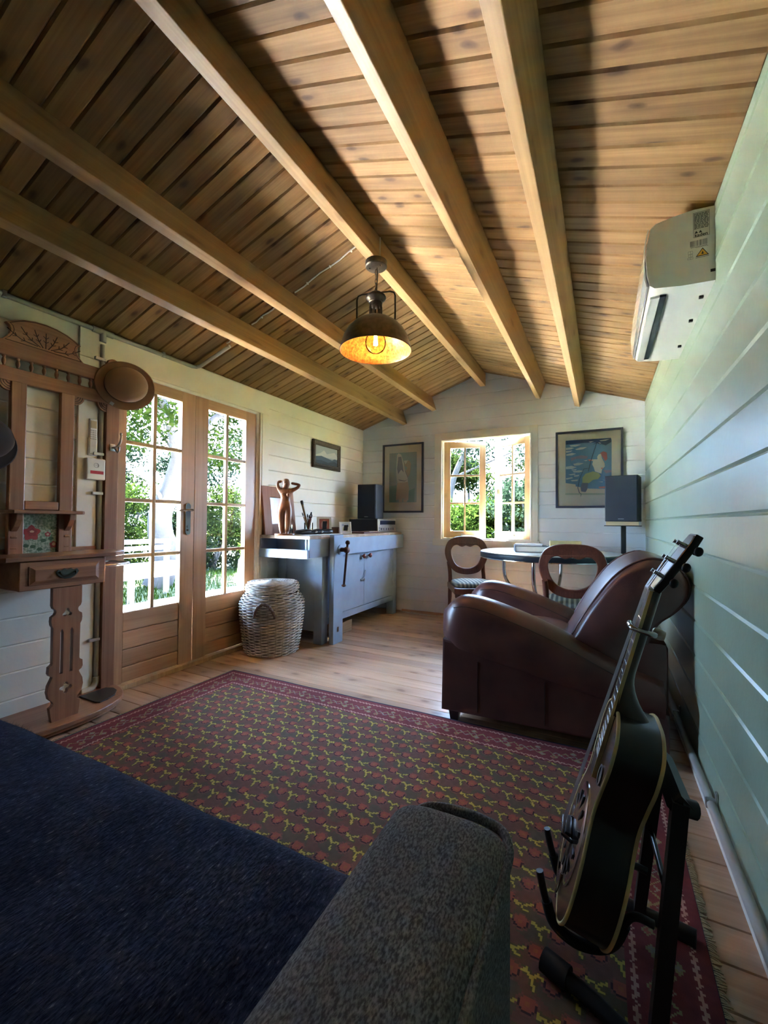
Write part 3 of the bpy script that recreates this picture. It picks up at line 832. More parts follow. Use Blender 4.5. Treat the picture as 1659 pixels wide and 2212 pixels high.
for yy in (.10, .31, .60):
    mb = MB(); mb.box(-.03, -.016, yy, yy + .012, 1.889, 1.8985, b=.001); mb.build('catch', BLACKP, ac)
# sticker on the near end
INK = plain('print_black', (.02, .02, .02), .6); INKG = plain('print_grey', (.13, .13, .13), .6)
STK = plain('sticker', (.60, .58, .50), .5)
def endp(mb, x0, x1, z0, z1, t=.0004): mb.box(x0, x1, -t, 0, z0, z1)
e0 = -.0006
mb = MB(); mb.box(-.062, -.016, -.0012, -.0002, 2.064, 2.152); mb.build('rating_label', STK, ac)
mb = MB()
for a in ((-.0625, -.0155, 2.0635, 2.0645), (-.0625, -.0155, 2.1515, 2.1525), (-.0625, -.0617, 2.0635, 2.1525), (-.0163, -.0155, 2.0635, 2.1525)): mb.box(a[0], a[1], -.0016, -.0011, a[2], a[3])
random.seed(3)
for i in range(13):
    z = 2.146 - i * .0044
    x = -.060
    while x < -.020:
        w = random.uniform(.003, .010); mb.box(x, min(x + w, -.018), -.0016, -.0011, z, z + .0022); x += w + .0015
for cx in (-.054, -.042):
    mb.prism([(cx - .005, 2.078), (cx + .005, 2.078), (cx, 2.087)], lambda u, v, d: (u, d, v), -.0016, -.0011)
vs, fs = text_geo('kaden', .016, 0, .0004); mb.add([Vector((v.x - .040, -.0013 + v.z * .3, v.y + 2.0705)) for v in vs], fs)
mb.build('label_print', INK, ac)
mb = MB(); x = -.072; k = 0
random.seed(5)
while x < -.022:
    w = random.choice((.0007, .0012, .002)); mb.box(x, x + w, -.0008, -.0002, 2.033, 2.053); x += w + random.choice((.0006, .001, .0016))
for i in range(12): mb.box(-.070 + i * .004, -.0675 + i * .004, -.0008, -.0002, 2.029, 2.0313)
mb.build('barcode', INKG, ac)
mb = MB(); mb.cur = 0
mb.prism([(-.056, 1.994), (-.018, 1.994), (-.036, 2.023)], lambda u, v, d: (u, d, v), -.0008, -.0002)
mb.cur = 1; mb.prism([(-.052, 1.9965), (-.022, 1.9965), (-.0362, 2.0185)], lambda u, v, d: (u, d, v), -.0012, -.0007)
mb.cur = 0; mb.prism([(-.040, 2.000), (-.033, 2.000), (-.035, 2.008), (-.0365, 2.0115), (-.038, 2.006)], lambda u, v, d: (u, d, v), -.0016, -.0011)
mb.build('warning_triangle', [INK, plain('warning_yellow', (.75, .38, .03), .5)], ac)
mb = MB()
for (x0, z0, w, h) in ((-.078, 2.008, .013, .010), (-.0775, 1.998, .012, .008), (-.080, 1.9895, .016, .006)):
    for a in ((x0, x0 + w, z0, z0 + .0006), (x0, x0 + w, z0 + h, z0 + h + .0006), (x0, x0 + .0006, z0, z0 + h), (x0 + w, x0 + w + .0006, z0, z0 + h), (x0 + w / 2, x0 + w / 2 + .0006, z0, z0 + h)): mb.box(a[0], a[1], -.0008, -.0002, a[2], a[3])
mb.box(-.056, -.020, -.0008, -.0002, 2.0265, 2.0275); mb.box(-.056, -.018, -.0008, -.0002, 1.9895, 1.991)
mb.build('pictograms', INKG, ac)
mb = MB(); mb.box(-.014, 0, -.001, .004, 1.930, 1.940); mb.build('knock_out', BLACKP, ac)

# ------------------------------------------------------------------ pendant lamp
lp = thing('pendant_lamp', 'bronze dome pendant lamp hanging from the ridge beam', 'lamp', (-1.139, 2.109, 0))
BRZ = plain('bronze', (.10, .075, .05), .42, .85, var=.25, scale=40)
def copper():
    m, nt, b = new_mat('copper_leaf'); N, L = nt.nodes, nt.links
    tc = N.new('ShaderNodeTexCoord'); nz = N.new('ShaderNodeTexNoise'); nz.inputs['Scale'].default_value = 70; nz.inputs['Detail'].default_value = 6
    L.new(tc.outputs['Object'], nz.inputs['Vector']); rp = N.new('ShaderNodeValToRGB')
    rp.color_ramp.elements[0].color = (.30, .10, .03, 1); rp.color_ramp.elements[1].color = (.70, .30, .09, 1)
    rp.color_ramp.elements[0].position = .35; rp.color_ramp.elements[1].position = .65
    L.new(nz.outputs[0], rp.inputs[0]); L.new(rp.outputs[0], b.inputs['Base Color'])
    b.inputs['Metallic'].default_value = .55; b.inputs['Roughness'].default_value = .5
    return m
mb = MB(); mb.lathe([(.056, 2.524), (.062, 2.521), (.062, 2.494), (.057, 2.489), (.012, 2.487)], 28)
mb.cyl((.035, -.012, 2.482), (.035, -.012, 2.49), .005, n=8); mb.cyl((-.035, -.012, 2.482), (-.035, -.012, 2.49), .005, n=8)
mb.build('ceiling_rose', BRZ, lp, 40)
mb = MB()
for i in range(5):
    zc = 2.462 - i * .026; ph = i % 2
    pts = [(.0065 * math.cos(t), 0, zc + .018 * math.sin(t)) for t in [2 * PI * k / 14 for k in range(14)]]
    if ph: pts = [(0, p[0], p[2]) for p in pts]
    mb.tube(pts, .0022, 6, closed=True)
mb.tube([(.006, 0, 2.487), (.008, .003, 2.44), (.007, -.002, 2.39), (.005, 0, 2.34)], .003, 6)
mb.build('chain', BRZ, lp, 60)
mb = MB()
bw, u = .112, Vector((.97, .24, 0))
pts = [u * -bw + Vector((0, 0, 2.155)), u * -bw + Vector((0, 0, 2.315)), u * (-bw + .008) + Vector((0, 0, 2.335)), u * (-bw + .03) + Vector((0, 0, 2.343)), u * (bw - .03) + Vector((0, 0, 2.343)), u * (bw - .008) + Vector((0, 0, 2.335)), u * bw + Vector((0, 0, 2.315)), u * bw + Vector((0, 0, 2.155))]
mb.tube(pts, .0052, 8); mb.build('bracket', BRZ, lp, 60)
mb = MB(); mb.lathe([(.012, 2.352), (.02, 2.345), (.032, 2.342), (.038, 2.335), (.054, 2.325), (.058, 2.316), (.054, 2.307), (.042, 2.298), (.040, 2.288), (.036, 2.286), (.036, 2.268), (.034, 2.266)], 28); mb.build('cap', BRZ, lp, 50)
mb = MB()
for k in range(9):
    a = 2 * PI * k / 9; mb.tube([(.033 * math.cos(a), .033 * math.sin(a), 2.27), (.034 * math.cos(a), .034 * math.sin(a), 2.205)], .0048, 6)
mb.lathe([(.037, 2.212), (.037, 2.20), (.03, 2.199)], 24); mb.build('gallery', BRZ, lp, 50)
outp = [(.03, 2.20), (.045, 2.198), (.07, 2.192), (.10, 2.179), (.13, 2.158), (.16, 2.126), (.182, 2.088), (.194, 2.05), (.199, 2.022), (.2035, 2.016), (.2035, 2.011)]
inp = [(.2015, 2.0105), (.1965, 2.016), (.190, 2.05), (.178, 2.086), (.157, 2.122), (.127, 2.153), (.098, 2.174), (.07, 2.186), (.03, 2.192)]
mb = MB(); mb.loft([[Vector((r * math.cos(2 * PI * j / 56), r * math.sin(2 * PI * j / 56), z)) for j in range(56)] for r, z in outp + inp], False)
mb.cur = 0
n_out = (len(outp) - 1) * 56
mb.mi = [0 if i < n_out + 56 else 1 for i in range(len(mb.f))]
mb.build('shade', [BRZ, copper()], lp, 60)
mb = MB(); mb.lathe([(.001, 2.19), (.018, 2.19), (.02, 2.15), (.018, 2.14), (.001, 2.139)], 16); mb.build('lamp_holder', BLACKM, lp, 40)
mb = MB(); mb.lathe([(.013, 2.142), (.017, 2.130), (.034, 2.117), (.052, 2.093), (.0595, 2.063), (.056, 2.036), (.044, 2.015), (.026, 2.003), (.001, 1.999)], 32, cap=False)
bulb = mb.build('bulb', glass_mat('bulb_glass', (1, .94, .82), 1.12), lp, 80)
mb = MB()
for k in range(4):
    a = PI / 2 * k; mb.tube([(.005 * math.cos(a), .005 * math.sin(a), 2.10), (.009 * math.cos(a), .009 * math.sin(a), 2.045)], .0045, 6)
fil = mb.build('filament', plain('filament_glow', (1, .7, .35), .5, emit=(1.0, .55, .18), estr=24), bulb)

# ------------------------------------------------------------------ workbench
wb_ = thing('workbench', 'blue-grey painted carpenter workbench with wooden vice along the left wall', 'workbench', (XL, 2.79, 0))
def wbox(name, x0, x1, y0, y1, z0, z1, mat=BLUEG, b=.003, parent=None):
    mb = MB(); mb.box(x0, x1, y0, y1, z0, z1, b=b); return mb.build(name, mat, parent or wb_)
TOPW = wood('bench_top', (.22, .13, .07), (.52, .36, .22), 1, .8, .3, .55, .05)
def worn_top():
    mb = MB(); n = 46; L_ = 1.77; random.seed(11)
    loops = []
    for i in range(n + 1):
        y = L_ * i / n; f = .558 + random.uniform(-.005, .002)
        loops.append([(.028, y, .898), (f, y, .898), (f + random.uniform(-.002, .003), y, .912), (f - .005 + random.uniform(-.004, 0), y, .925 + random.uniform(-.003, 0)), (.028, y, .925)])
    mb.loft(loops); return mb.build('worktop', TOPW, wb_)
worn_top()
wbox('front_apron', .552, .578, .40, 1.77, .745, .8975)
ol = [(.40, .745), (1.69, .745), (1.72, .70), (1.755, .745)]
wbox('end_board', .03, .55, .19, .21, .745, .897)
wbox('tail_cheek', .532, .556, .0, .395, .745, .8975)
# open end tray
wbox('tray_front', .05, .555, -.028, -.006, .74, .812)
wbox('tray_bottom', .05, .53, -.006, .19, .752, .762)
wbox('tray_side', .032, .05, -.006, .19, .745, .897)
wbox('tray_side', .515, .531, -.006, .19, .745, .897)
for y0 in (.20, 1.58):
    for x0 in (.06, .455): wbox('leg', x0, x0 + .085, y0, y0 + .085, 0, .744)
wbox('end_panel', .146, .454, .215, .23, .10, .744)
wbox('end_panel', .146, .454, 1.63, 1.645, .10, .744)
wbox('bottom_rail', .50, .536, .286, 1.579, .155, .215)
wbox('back_panel', .06, .075, .286, 1.579, .155, .744)
wbox('shelf_board', .08, .499, .286, 1.579, .16, .18)
wbox('carcass_stile', .505, .536, .286, .36, .216, .744)
wbox('carcass_stile', .505, .536, 1.50, 1.579, .216, .744)
d1 = wbox('door', .51, .538, .362, .918, .22, .742)
d2 = wbox('door', .51, .538, .922, 1.498, .22, .742)
KNOB = plain('knob_red_brown', (.20, .045, .035), .3, coat=.4)
for p, y in ((d1, .875), (d2, 1.0)):
    mb = MB(); mb.lathe([(.008, .536), (.008, .548), (.02, .556), (.024, .565), (.02, .574), (.008, .579), (.001, .58)], 16, Matrix.Translation((0, y, .705)) @ Matrix.Rotation(R(90), 4, 'Y')); mb.build('knob', KNOB, p, 50)
mb = MB(); mb.tube([(.544, .87, .48), (.552, .90, .495), (.552, .925, .56)], .006, 6); mb.box(.538, .546, .85, .93, .46, .482, b=.002); mb.build('turn_latch', STEEL, d1)
# front vice
vc = wbox('vice_jaw', .58, .625, .248, .395, .0, .928)
mb = MB()
pts = [(.6255, .252), (.6255, .39)]
mb.lathe([(.001, 0), (.042, 0), (.042, .006), (.030, .010), (.001, .01)], 20, Matrix.Translation((.6255, .345, .80)) @ Matrix.Rotation(R(90), 4, 'Y')); mb.build('vice_washer', BLUEG, vc, 40)
RUST = plain('rusty_iron', (.075, .035, .028), .55, .4, var=.3, scale=60)
mb = MB(); mb.cyl((.63, .345, .80), (.70, .345, .80), .019, n=14); mb.lathe([(.019, 0), (.026, .003), (.026, .03), (.02, .036)], 14, Matrix.Translation((.675, .345, .80)) @ Matrix.Rotation(R(90), 4, 'Y')); mb.build('vice_screw', RUST, vc, 50)
mb = MB(); a, b = Vector((.69, .362, .862)), Vector((.69, .305, .50)); mb.tube([a, b], .0105, 10); mb.sphere(a, .021, 12, 8); mb.lathe([(.012, .06), (.015, .08), (.020, .082), (.020, .10), (.012, .104)], 12, Matrix.Translation((.69, .352, .72))); mb.sphere(b, .02, 12, 8, (1, 1, .6)); mb.build('vice_handle', RUST, vc, 50)
mb = MB(); mb.box(.6255, .631, .31, .325, .10, .14); mb.build('jaw_pin', plain('pin_brown', (.12, .06, .03), .6), vc)
tag(MB().box(-2.45, -2.15, 3.27, 3.55, .0, .105, b=.004).build('timber_offcut', wood('offcut_pine', (.25, .15, .08), (.4, .26, .15), 1)), 'short timber block on the floor under the workbench', 'timber block')

# ------------------------------------------------------------------ things on the bench; z of the top
BZ = .9255
# carved figure
st = thing('carved_figure', 'carved wooden standing figure with raised arms on the bench', 'statue', (-2.36, 2.80, BZ), R(34))
FIGW = wood('figure_wood', (.20, .07, .03), (.36, .15, .07), 2, 1.5, 0, .35, .05, coat=.35)
mb = MB(); mb.lathe([(.001, 0), (.075, 0), (.078, .004), (.076, .014), (.001, .016)], 24, Matrix.Diagonal((1.1, .8, 1, 1))); mb.build('plinth', FIGW, st, 40)
V = [(0, 0, .235), (0, .004, .285), (.004, .006, .33), (.006, .004, .362), (.006, .0, .385), (.006, -.004, .405), (.006, -.006, .44),   # 0-6 pelvis..head
     (-.028, 0, .225), (-.030, -.006, .13), (-.026, .004, .06), (-.024, 0, .02), (-.024, -.03, .018),        # 7-11 left leg
     (.028, 0, .225), (.026, -.014, .135), (.020, .0, .06), (.018, .004, .02), (.018, -.028, .018),          # 12-16 right leg
     (-.046, .006, .376), (-.064, .004, .414), (-.060, .008, .446), (-.026, .012, .452),                          # 17-20 left arm up
     (.052, .006, .374), (.100, .002, .398), (.122, .004, .424), (.046, .012, .438)]                               # 21-24 right arm up
E_ = [(0, 1), (1, 2), (2, 3), (3, 4), (4, 5), (5, 6), (0, 7), (7, 8), (8, 9), (9, 10), (10, 11), (0, 12), (12, 13), (13, 14), (14, 15), (15, 16), (3, 17), (17, 18), (18, 19), (19, 20), (3, 21), (21, 22), (22, 23), (23, 24)]
Rr = [(.056, .042), (.042, .032), (.044, .038), (.044, .032), (.018, .018), (.026, .029), (.028, .031),
      .040, .032, .026, .019, .012, .040, .032, .026, .019, .012, .020, .0145, .013, .011, .020, .0145, .013, .011]
vs, fs = skin_geo(V, E_, Rr, 2)
mb = MB(); mb.add(vs, fs)
mb.sphere((.006, -.036, .428), .006, 8, 6); mb.sphere((-.016, -.03, .338), .016, 10, 8); mb.sphere((.028, -.03, .338), .016, 10, 8)
mb.build('figure', FIGW, st, 80)
mb = MB(); mb.lathe([(.001, .475), (.02, .47), (.030, .45), (.031, .425), (.024, .405), (.012, .40), (.001, .40)], 16, Matrix.Translation((.006, .008, 0))); mb.build('hair', FIGW, st, 60)
# wide-framed mirror leaning on the wall
mf = thing('leaning_picture', 'wide brown wooden picture frame leaning on the wall behind the carved figure', 'picture', (-2.585, 3.015, BZ)); mf.rotation_euler = (0, R(-7), 0)
FRW = wood('frame_wood', (.24, .09, .045), (.38, .165, .085), 2, 1, 0, .6, .05)
o1, o2 = .205, .425
plate_obj('frame', [[(-o1, 0), (o1, 0), (o1, o2), (-o1, o2)], [(-.115, .09), (.115, .09), (.115, .335), (-.115, .335)]], .022, 'x', (0, 0, 0), FRW, mf, .004)
mb = MB(); mb.box(-.007, -.003, -.118, .118, .087, .338); mb.build('picture_glass', plain('grey_glazed_print', (.36, .38, .40), .12), mf)
# jar with brushes
JG = glass_mat('jar_glass', (.92, .95, .93))
def jar(name, label, cat, loc, r, h):
    t = thing(name, label, cat, loc)
    mb = MB(); mb.lathe([(.001, 0), (r * .9, 0), (r, .006), (r, h), (r * .93, h), (r * .93, .008), (.001, .006)], 20, cap=False); mb.build('vessel', JG, t, 50); return t
jar('drinking_glass', 'short clear glass standing at the foot of the carved figure', 'glass', (-2.45, 2.945, BZ), .028, .072)
jar('glass_tumbler', 'taller clear glass between the carved figure and the brush jar', 'glass', (-2.50, 3.03, BZ), .03, .085)
bj = jar('brush_jar', 'glass jar crowded with paint brushes on the bench', 'jar', (-2.50, 3.31, BZ), .042, .105)
random.seed(4)
BRC = [plain('brush_dark', (.03, .02, .015), .4), plain('brush_ochre', (.32, .17, .05), .4), plain('brush_red', (.22, .04, .03), .4)]
for i in range(9):
    a = random.uniform(0, 2 * PI); r0 = .02
    l_ = random.uniform(.13, .17); tl = random.uniform(.12, .4)
    if i == 0: a, l_, tl = R(200), .27, .25
    d = Vector((math.cos(a) * tl, math.sin(a) * tl, 1)).normalized()
    p0 = Vector((-d.x * .02, -d.y * .02, .01))
    b_ = thing('paint_brush', 'tall paint brush with dark bristles highest in the glass jar' if i == 0 else 'thin paint brush standing in the glass jar on the bench', 'brush', (-2.50, 3.31, BZ), 0, 'paint brushes in the jar')
    e = p0 + d * l_
    mb = MB(); mb.tube([p0, p0 + d * l_ * .5, e], [.003, .0055, .005] if i else [.006, .009, .011], 8); mb.build('brush_handle', BRC[1] if i == 0 else BRC[i % 3], b_, 60)
    mb = MB(); mb.tube([e, e + d * .012], .0055 if i else .0125, 8); mb.build('ferrule', STEEL if i else BRASS, b_, 60)
    mb = MB(); mb.tube([e + d * .012, e + d * .03, e + d * .045], [.0055, .006, .002] if i else [.013, .0145, .012], 8); mb.build('bristles', BRC[0], b_, 60)
def photo(name, label, cat, loc, rz, tilt, w, h, fw, fmat, layers):
    t = thing(name, label, cat, loc, rz)
    M = Matrix.Rotation(tilt, 4, 'X')
    mb = MB(); vs, fs = plate([[(-w / 2, 0), (w / 2, 0), (w / 2, h), (-w / 2, h)], [(-w / 2 + fw, fw), (w / 2 - fw, fw), (w / 2 - fw, h - fw), (-w / 2 + fw, h - fw)]], .012, .002)
    mb.add([M @ (AX['y'] @ v) for v in vs], fs); mb.build('frame', fmat, t)
    mb = MB(); mats = []
    mb.box(-w / 2 + fw * .9, w / 2 - fw * .9, -.001, .005, fw * .9, h - fw * .9, M); mats.append(layers[0])
    for k, (mt, poly) in enumerate(layers[1:]):
        mats.append(mt); mb.cur = k + 1
        mb.prism(poly, lambda u, v, d: M @ Vector((u, d, v)), -.0016 - k * .0005, -.0011 - k * .0005)
    mb.build('print', mats, t)
    mb = MB(); mb.box(-.02, .02, .004, .007, .0, h * .75, Matrix.Translation((0, .012, .0)) @ Matrix.Rotation(R(20), 4, 'X')); mb.build('strut', BLACKP, t)
    return t
photo('photo_frame', 'white framed pink portrait print leaning beside the brush jar', 'picture', (-2.35, 3.36, BZ + .001), R(42), R(-16), .135, .165, .018, PAPER,
      [plain('print_rose', (.45, .14, .13), .5), (plain('print_pink', (.65, .38, .34), .5), circ(.0, .085, .03, 18, ry=.045)), (plain('print_cream', (.72, .6, .5), .5), circ(.004, .10, .016, 14, ry=.02))])
photo('greeting_card', 'small white card with a pale painted sketch on the bench front', 'card', (-2.20, 3.50, BZ + .001), R(50), R(-14), .115, .115, .004, PAPER,
      [plain('card_white', (.74, .74, .74), .6), (plain('card_yellow', (.60, .58, .28), .6), [(-.03, .03), (.02, .022), (.03, .05), (.0, .075), (-.025, .06)]), (plain('card_blue', (.30, .38, .60), .6), [(.01, .06), (.035, .07), (.03, .092), (.005, .085)]), (plain('card_blue2', (.4, .46, .6), .6), [(-.035, .08), (-.015, .075), (-.012, .092), (-.03, .095)])])
# black glasses-case-like strip of gear
bk = thing('padded_case', 'long black padded case lying across the front of the bench', 'case', (-2.29, 3.12, BZ + .0045), R(78))
mb = MB()
loops = []
for i in range(25):
    t = -1 + 2 * i / 24; s_ = (1 - abs(t) ** 6) ** (1 / 6) if abs(t) < 1 else .05
    s_ = max(s_, .12)
    loops.append([(t * .21, math.cos(a) * .05 * s_, .022 + math.sin(a) * .022 * s_ * (1 + .15 * math.sin(9 * t))) for a in [2 * PI * k / 12 for k in range(12)]])
mb.loft(loops); mb.build('body', plain('black_leather', (.012, .012, .014), .3), bk, 60)
mb = MB()
for x in (-.02, .05): mb.lathe([(.001, 0), (.011, 0), (.009, .006), (.001, .007)], 14, Matrix.Translation((x, -.047, .022)) @ Matrix.Rotation(R(90), 4, 'X'))
mb.build('stud', CHROME, bk, 50)
tag(MB().box(-2.42, -2.16, 2.86, 3.38, BZ, BZ + .004).build('paper_sheet', PAPER), 'white paper sheet under the black case on the bench', 'paper')
wbx = thing('wooden_box', 'small brown wooden box behind the greeting card', 'box', (-2.42, 3.63, BZ), R(20))
mb = MB(); mb.box(-.06, .06, -.05, .05, 0, .05, b=.003); mb.build('body', wood('box_wood', (.12, .05, .025), (.22, .10, .05)), wbx)
mb = MB(); mb.box(-.062, .062, -.052, .052, .0505, .06, b=.002); mb.build('lid', MATS['box_wood'], wbx)
bt = thing('drawing_board', 'flat dark red portfolio lying beside the stereo receiver', 'portfolio', (-2.28, 3.88, BZ), R(4))
mb = MB(); mb.box(-.16, .16, -.20, .20, 0, .012, b=.003); mb.build('cover', plain('portfolio_red', (.14, .045, .035), .5), bt)
mb = MB(); mb.box(.04, .15, -.05, .18, .0125, .019, b=.002); mb.build('notebook', plain('notebook_tan', (.42, .30, .2), .6), bt)
# receiver
rv = thing('stereo_receiver', 'silver fronted stereo receiver in the corner under the black speaker', 'receiver', (-2.35, 4.335, BZ))
mb = MB(); mb.box(-.19, .165, -.225, .225, .008, .145, b=.004); mb.build('case', plain('receiver_black', (.012, .013, .017), .5), rv)
mb = MB(); mb.box(.1655, .18, -.226, .226, .004, .149, b=.003); fc = mb.build('face_plate', plain('silver_face', (.50, .47, .42), .3, .7), rv)
mb = MB(); mb.box(.1805, .182, -.18, .20, .085, .13); mb.build('dial_window', plain('dial_dark', (.02, .025, .05), .15), rv)
mb = MB(); mb.box(.1805, .1825, -.15, .10, .068, .078); mb.build('tuner_scale', plain('scale_grey', (.3, .28, .26), .4), rv)
for i in range(6):
    mb = MB(); mb.lathe([(.014, 0), (.013, .016), (.001, .017)], 14, Matrix.Translation((.1805, -.15 + i * .058, .038)) @ Matrix.Rotation(R(90), 4, 'Y')); mb.build('knob', STEEL, rv, 50)
mb = MB(); mb.cyl((.1805, -.20, .05), (.19, -.20, .05), .006, n=8); mb.cyl((.1805, -.20, .025), (.19, -.20, .025), .006, n=8); mb.build('switch', STEEL, rv)
for sx in (-.15, .13):
    for sy in (-.18, .18): MB().lathe([(.012, 0), (.012, .0085)], 10, Matrix.Translation((sx, sy, 0))).build('foot', BLACKP, rv)
def speaker(name, label, loc, rz, w, d, h, logo):
    t = thing(name, label, 'speaker', loc, rz)
    mb = MB(); mb.box(-w / 2, w / 2, -d / 2, d / 2, 0, h, b=.004); mb.build('cabinet', plain('speaker_ash_hazed', (.032, .034, .046), .45, var=.2, scale=80), t)  # black cabinet lifted towards blue, window glare mixed into the colour
    mb = MB(); mb.box(-w / 2 + .004, w / 2 - .004, -d / 2 - .014, -d / 2 - .0005, .004, h - .004, b=.006); mb.build('grille', plain('grille_cloth_hazed', (.028, .034, .052), .85), t)  # cloth colour carries the same bluish glare
    mb = MB(); mb.box(-.022, .022, -d / 2 - .0155, -d / 2 - .0145, .02, .025); mb.build('badge', plain('badge_silver', (.4, .4, .42), .3, .8), t)
    return t
speaker('loudspeaker', 'black loudspeaker on the receiver in the left corner', (-2.35, 4.265, BZ + .1495), R(4), .225, .21, .385, 0)
cu_ = tag(MB().tube(spline([(-2.52, 4.10, BZ + .03), (-2.55, 4.02, BZ + .05), (-2.60, 3.95, BZ + .02), (-2.60, 3.90, BZ + .003)], 5), .003, 6).build('speaker_wire', BLACKP), 'thin black wire curling behind the stereo receiver', 'wire')
wc = tag(MB().tube(spline([(-2.10, 4.555, .0036), (-1.95, 4.52, .0036), (-1.75, 4.50, .0036), (-1.55, 4.53, .0036), (-1.30, 4.50, .0036), (-1.1, 4.54, .0036)], 8), .0035, 6).build('floor_cable', WHITEPL), 'white cable lying on the floor along the far wall', 'cable')

# ------------------------------------------------------------------ pictures
pc = thing('landscape_painting', 'small landscape painting in an ornate dark gilt frame', 'picture', (XL + .002, 3.80, 1.60))
GILT = plain('dark_gilt', (.075, .05, .03), .42, .5, var=.5, scale=90, bump=.5, bscale=140)
w, h = .255, .29
def frame_prof(mb, x0, x1, z0, z1, prof, fn):
    cs = [(x0, z0, 1, 1), (x1, z0, -1, 1), (x1, z1, -1, -1), (x0, z1, 1, -1)]
    mb.loft([[fn(x + sx * a, d, z + sz * a) for a, d in prof] for x, z, sx, sz in cs], False, True)
mb = MB(); frame_prof(mb, -w, w, 0, h, [(0, 0), (0, .022), (.012, .03), (.022, .026), (.034, .018), (.044, .020), (.052, .012), (.052, 0)], lambda a, d, z: (d, a, z)); mb.build('frame', GILT, pc, 30)
mb = MB(); mats = [plain('paint_sky', (.34, .36, .34), .4), plain('paint_cloud', (.55, .53, .44), .4), plain('paint_hill', (.05, .075, .095), .4), plain('paint_dark', (.022, .03, .03), .4)]
mb.box(.002, .010, -w + .05, w - .05, .05, h - .05)
for k, poly in enumerate(([(-.203, .135), (-.12, .16), (-.05, .20), (0, .165), (.08, .185), (.15, .20), (.203, .16), (.203, .13), (-.203, .12)], [(-.203, .05), (.203, .05), (.203, .125), (.15, .13), (.1, .11), (.02, .12), (-.1, .135), (-.203, .12)], [(-.203, .05), (.203, .05), (.203, .085), (.14, .10), (.02, .075), (-.1, .09), (-.203, .08)])):
    mb.cur = k + 1; mb.prism(poly, lambda u, v, d: (d, u, v), .0101 + k * .0004, .0104 + k * .0004)
mb.build('canvas', mats, pc)
PFR = plain('frame_blue_black_hazed', (.06, .063, .10), .35)  # blue-black raised by window haze put into the colour
MAT_ = plain('picture_mount_hazed', (.84, .80, .72), .7)  # mount paled by window haze put into the colour
def framed(name, label, xc, z0, w, h, inner, layers, fw=.02, fd=.024):
    t = thing(name, label, 'picture', (xc, YF - .002, z0))
    mb = MB(); frame_prof(mb, -w / 2, w / 2, 0, h, [(0, 0), (0, -fd), (fw, -fd), (fw, 0)], lambda a, d, z: (a, d, z)); mb.build('frame', PFR, t)
    mb = MB(); mb.box(-w / 2 + fw, w / 2 - fw, -.010, -.002, fw, h - fw); mb.build('mount', MAT_, t)
    mb = MB(); mats = []
    for k, (mt, poly) in enumerate(layers):
        mats.append(mt); mb.cur = k
        mb.prism(poly, lambda u, v, d: (u, d, v), -.0103 - k * .00012, -.0102 - k * .00012)
    mb.build('print', mats, t)
    mb = MB(); mb.box(-w / 2 + fw, w / 2 - fw, -.0195, -.018, fw, h - fw); mb.build('picture_glass', GLASS, t)
    return t
def rrect(x0, x1, z0, z1, r=.015):
    return circ(x1 - r, z1 - r, r, 5, 0, PI / 2, True) + circ(x0 + r, z1 - r, r, 5, PI / 2, PI, True) + circ(x0 + r, z0 + r, r, 5, PI, 1.5 * PI, True) + circ(x1 - r, z0 + r, r, 5, 1.5 * PI, 2 * PI, True)
c = lambda n, col: plain('art_hazed_' + n, tuple(min(.85, k * 1.45) for k in col), .6)  # print colours lightened, window haze painted in
# standing draped figure on a pale teal ground (frame 0.53 x 0.82)
W1, H1 = .525, .815
x0 = lambda f: -W1 / 2 + f * W1
def pp(l): return [(-W1 / 2 + (a - 100) / 955 * W1, H1 - (b - 430) / 1650 * H1) for a, b in l]
framed('figure_print', 'tall framed print of a draped figure seen from behind', -2.098, 1.153, W1, H1, None, [
    (c('teal', (.31, .40, .40)), [(-W1 / 2 + .085, .12), (W1 / 2 - .085, .12), (W1 / 2 - .085, H1 - .105), (-W1 / 2 + .085, H1 - .105)]),
    (c('grey', (.30, .33, .34)), pp([(265, 650), (410, 650), (420, 1430), (255, 1440)])),
    (c('green', (.20, .33, .31)), pp([(255, 1440), (430, 1420), (430, 1830), (255, 1830)])),
    (c('green', (.20, .33, .31)), pp([(720, 1560), (860, 1500), (850, 1830), (700, 1830)])),
    (c('cloth', (.50, .41, .35)), pp([(450, 1370), (700, 1350), (725, 1500), (710, 1790), (580, 1740), (420, 1780), (425, 1600)])),
    (c('skin', (.52, .45, .38)), pp([(480, 1760), (570, 1740), (565, 1830), (490, 1830)])),
    (c('skin', (.52, .45, .38)), pp([(590, 1760), (690, 1780), (670, 1830), (600, 1830)])),
    (c('white', (.58, .56, .53)), pp([(440, 690), (480, 650), (540, 690), (600, 900), (690, 1250), (700, 1350), (450, 1370), (420, 1150), (430, 900)])),
    (c('hair', (.27, .25, .31)), pp([(470, 740), (540, 740), (580, 960), (600, 1120), (540, 1050), (470, 1150), (440, 1020)])),
    (c('arm', (.42, .33, .28)), pp([(600, 840), (730, 840), (770, 920), (750, 1150), (700, 1240), (640, 1100), (690, 1010), (620, 960)])),
    (c('white', (.58, .56, .53)), pp([(600, 840), (700, 835), (640, 930)])),
    (c('line', (.22, .20, .24)), pp([(470, 1280), (620, 1320), (700, 1290), (620, 1335), (500, 1310)])),
    (c('line', (.22, .20, .24)), pp([(600, 900), (640, 1080), (700, 1240), (690, 1245), (628, 1085)]))])
